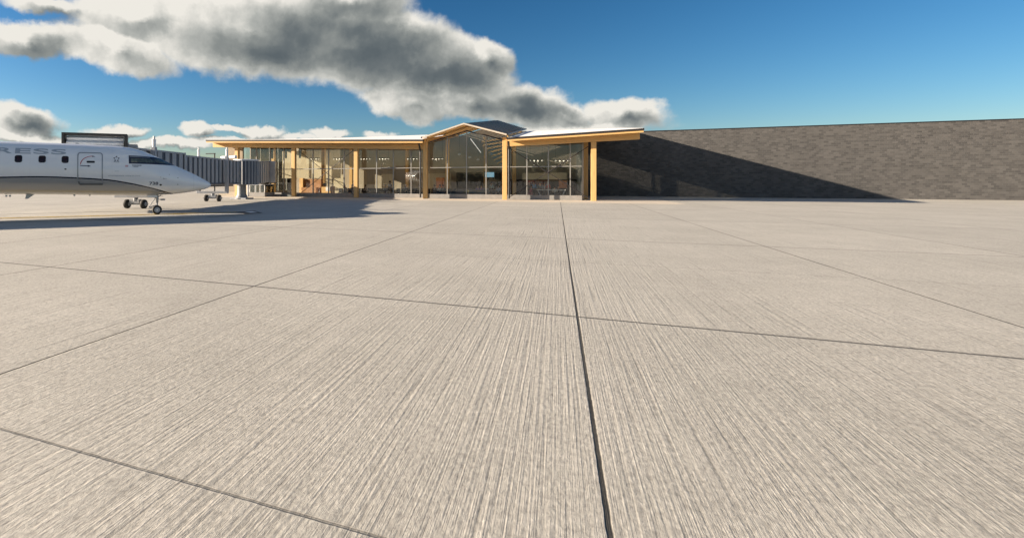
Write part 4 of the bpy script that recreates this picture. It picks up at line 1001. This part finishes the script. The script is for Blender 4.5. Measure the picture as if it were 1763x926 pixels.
# ----------------------------------------------------------------- people
def skin_obj(name, pts, edges, radii, m, parent, sub=1):
    me = bpy.data.meshes.new(name); me.from_pydata(pts, edges, []); o = bpy.data.objects.new(name, me); COL.objects.link(o)
    md = o.modifiers.new('skin', 'SKIN'); md.use_smooth_shade = True
    for v, r in zip(me.skin_vertices[0].data, radii): v.radius = (r, r) if isinstance(r, float) else r
    me.skin_vertices[0].data[0].use_root = True
    s = o.modifiers.new('sub', 'SUBSURF'); s.levels = sub; s.render_levels = sub
    me.materials.append(m); o.parent = parent; return o
def cmat(c): 
    n = 'cloth_%d_%d_%d' % tuple(int(v*100) for v in c); return mat(n, c, 0.85)
SKINS = [(0.52, 0.30, 0.20), (0.30, 0.16, 0.10), (0.62, 0.40, 0.29)]
def person(X, Y, rz, pose, shirt, legs, hair, label, sk=0, lean=0.0, arm=0.0, shoes=(.03, .03, .03), s=1.0):
    o = thing('person', label, 'person', (X, Y, .02), R(rz), 'people in the waiting hall'); o.scale = (s, s, s)
    # facing -Y; x to the side
    if pose == 'sit':
        hip = Vector((0, 0, .52)); knee = [Vector((sx*.12, -.44, .50)) for sx in (-1, 1)]; ank = [Vector((sx*.13, -.48, .10)) for sx in (-1, 1)]
    else:
        hip = Vector((0, 0, .95)); knee = [Vector((-.11, -.03, .50)), Vector((.12, .03, .50))]; ank = [Vector((-.12, 0, .09)), Vector((.14, .06, .09))]
    ld = Vector((0, -math.sin(lean), math.cos(lean)))
    waist, chest, neck = hip + ld*.16, hip + ld*.38, hip + ld*.56
    head0, head1 = neck + ld*.10 + Vector((0, -.01, 0)), neck + ld*.20 + Vector((0, -.02, 0))
    sh = [chest + ld*.12 + Vector((sx*.19, 0, 0)) for sx in (-1, 1)]
    elb, wri, hnd = [], [], []
    for i, sx in enumerate((-1, 1)):
        if arm and i == 1: e = sh[i] + Vector((.10, -.12, .16)); w_ = e + Vector((.02, -.10, .24)); h = w_ + Vector((0, -.02, .10))
        elif pose == 'sit': e = sh[i] + Vector((sx*.05, -.08, -.27)); w_ = e + Vector((-sx*.06, -.23, .0)); h = w_ + Vector((-sx*.03, -.08, -.01))
        else: e = sh[i] + Vector((sx*.06, .02, -.29)); w_ = e + Vector((0, -.08, -.24)); h = w_ + Vector((0, -.02, -.09))
        elb.append(e); wri.append(w_); hnd.append(h)
    V = [hip, waist, chest, neck, head0, head1]; E = [(0, 1), (1, 2), (2, 3), (3, 4), (4, 5)]; Rr = [.105, .095, .11, .052, .078, .085]
    for i in (0, 1):
        b = len(V); V += [hip + Vector(((-.09, .09)[i], 0, -.03)), knee[i], ank[i], ank[i] + Vector((0, -.15, -.04))]
        E += [(0, b), (b, b+1), (b+1, b+2), (b+2, b+3)]; Rr += [.085, .055, .038, .035]
        b = len(V); V += [sh[i], elb[i], wri[i], hnd[i]]; E += [(2, b), (b, b+1), (b+1, b+2), (b+2, b+3)]; Rr += [.052, .038, .028, .032]
    skm = cmat(SKINS[sk])
    skin_obj('body', [tuple(v) for v in V], E, Rr, skm, o)
    V2 = [hip+ld*.03, waist, chest, neck-ld*.04]; E2 = [(0, 1), (1, 2), (2, 3)]; R2 = [.125, .115, .13, .07]
    for i in (0, 1):
        b = len(V2); V2 += [sh[i], elb[i], elb[i].lerp(wri[i], .75)]; E2 += [(2, b), (b, b+1), (b+1, b+2)]; R2 += [.07, .053, .042]
    skin_obj('shirt', [tuple(v) for v in V2], E2, R2, cmat(shirt), o)
    V3 = [hip]; E3 = []; R3 = [.13]
    for i in (0, 1):
        b = len(V3); V3 += [hip + Vector(((-.09, .09)[i], 0, -.03)), knee[i], knee[i].lerp(ank[i], .85)]; E3 += [(0, b), (b, b+1), (b+1, b+2)]; R3 += [.10, .072, .055]
    skin_obj('trousers', [tuple(v) for v in V3], E3, R3, cmat(legs), o)
    hc = head1 + Vector((0, .02, .025))
    hm = MB().lathe(hc - Vector((0, -.005, .10)), (0, .25, 1), [(0, .06), (.05, .098), (.11, .105), (.17, .08), (.205, .02)], 14); hm.build('hair', cmat(hair), o, smooth=True)
    for i in (0, 1):
        a = ank[i]; MB().box(a.x-.045, a.x+.045, a.y-.20, a.y+.06, max(.0, a.z-.095), a.z-.01).build('shoe', cmat(shoes), o, bevel=.025)
    return o
BR, BK, TN = (.05, .03, .02), (.012, .01, .01), (.25, .16, .08)
def pp(x, Y, *a, **k): X, _ = at(x, 330, Y); return person(X, Y, *a, **k)
WH, DN, GY_ = (.72, .70, .68), (.02, .03, .07), (.18, .19, .21)
pp(596, 55.5, 60, 'sit', WH, GY_, BR, 'person in white sitting with legs out, left of the second front column', lean=-.35)
pp(606, 54.8, -40, 'sit', (.03, .03, .06), DN, BK, 'dark clothed person seated against the second front column')
pp(610, 56.6, 10, 'stand', (.03, .03, .05), DN, BK, 'person in black standing beside the second front column')
pp(632, 54.9, -70, 'sit', (.68, .52, .46), BK, BR, 'person in a pale pink shirt leaning forward on a black seat', lean=.3, sk=2)
pp(664, 54.2, 50, 'sit', WH, (.02, .02, .12), BK, 'person in a white top and navy trousers seated before the cream panel')
pp(671.5, 56.6, 170, 'stand', (.66, .62, .60), GY_, BK, 'dark haired person in a pale top standing beyond the benches', s=1.0)
pp(673.5, 53.7, -20, 'sit', (.30, .22, .16), (.2, .15, .1), BR, 'person in a tan top with bare arms seated at the sill', sk=2)
pp(698.5, 57.4, 180, 'sit', WH, GY_, (.6, .58, .55), 'pale haired person in white facing away near the tall inner column')
pp(723, 53.6, 30, 'sit', (.33, .24, .10), (.35, .28, .14), BR, 'person in mustard yellow seated left of the downspout', sk=0)
pp(748, 54.6, 0, 'sit', (.08, .07, .08), DN, BR, 'brown haired person in black at the left edge of the gable window')
pp(757, 55.8, -30, 'sit', WH, DN, BK, 'person in white seated before the orange door')
pp(763, 54.9, 20, 'sit', (.14, .15, .15), DN, BK, 'person in charcoal seated before the orange door')
pp(823, 56.2, 20, 'sit', (.22, .13, .34), DN, BK, 'person in a purple shirt seated behind the grey sofa', lean=-.2)
pp(829, 56.6, -30, 'sit', (.30, .20, .42), DN, BR, 'person in a lilac shirt seated right of the purple one')
pp(837, 55.4, 180, 'sit', (.60, .55, .52), GY_, (.55, .5, .45), 'person in cream with pale hair seated at the short sofa')
pp(846, 58.0, 0, 'stand', (.50, .60, .55), DN, BK, 'person in pale green standing below the blue screen', s=.93)
pp(858, 57.0, 150, 'sit', (.50, .55, .66), DN, BR, 'person in pale blue seated left of the right gable column')
pp(911, 57.0, 0, 'stand', (.05, .04, .05), BK, (.40, .03, .03), 'person in black with a red cap near the red menu board', s=.98)
pp(919, 56.2, 30, 'stand', (.16, .32, .55), BK, (.30, .03, .04), 'person in a bright blue shirt and red cap', s=.98)
pp(914.5, 53.6, -70, 'sit', (.40, .08, .14), (.45, .12, .18), BR, 'person in pink sitting sideways with white shoes at the table', shoes=(.8, .8, .8))
pp(930, 57.6, 0, 'stand', (.20, .22, .26), DN, BK, 'person in a grey jacket standing beyond the white table', s=.95)
pp(937, 56.8, 20, 'stand', (.32, .34, .40), GY_, BR, 'person in blue grey raising one arm beyond the white table', arm=1, s=.92)
pp(943, 58.4, -20, 'stand', (.42, .06, .06), DN, BK, 'person in red beside the middle mullion of the right bay', s=.97)
pp(955, 55.6, 180, 'sit', (.60, .60, .60), DN, BK, 'person in white bending over the table', lean=.5)
pp(961, 56.5, 10, 'sit', (.03, .03, .04), DN, BK, 'person in black seated left of the orange panel')

# distant trees behind the viewer, mirrored in the gable glass
def far_trees():
    mb = MB(); rnd = random.Random(3)
    for i in range(30):
        x = -75 + i*4.2 + rnd.uniform(-1.5, 1.5); y = -112 + rnd.uniform(-6, 6); H_ = rnd.uniform(5.5, 9) if -60 < x < 5 else rnd.uniform(4, 6.5)
        mb.tube((x, y, 0), (x, y, H_*.5), .22, .1, n=6)
        cents = [(x + rnd.uniform(-2.4, 2.4), y + rnd.uniform(-2, 2), H_*rnd.uniform(.35, .82), rnd.uniform(.9, 1.7)) for _ in range(9)]
        for (cx_, cy_, cz_, r_) in cents:
            for _ in range(95):
                d = Vector((rnd.gauss(0, 1), rnd.gauss(0, 1), rnd.gauss(0, 1))).normalized()*r_*rnd.uniform(.55, 1.05)
                p = Vector((cx_, cy_, cz_)) + d
                u = Vector((rnd.gauss(0, 1), rnd.gauss(0, 1), rnd.gauss(0, 1))).normalized()*.28; v = u.orthogonal().normalized()*.22
                mb.add([p-u, p-v, p+u, p+v], [(0, 1, 2, 3)])
    o = mb.build('far_trees', M_leaf); o['kind'] = 'stuff'; tag(o, 'far belt of dark trees mirrored in the gable glass', 'trees')
far_trees()
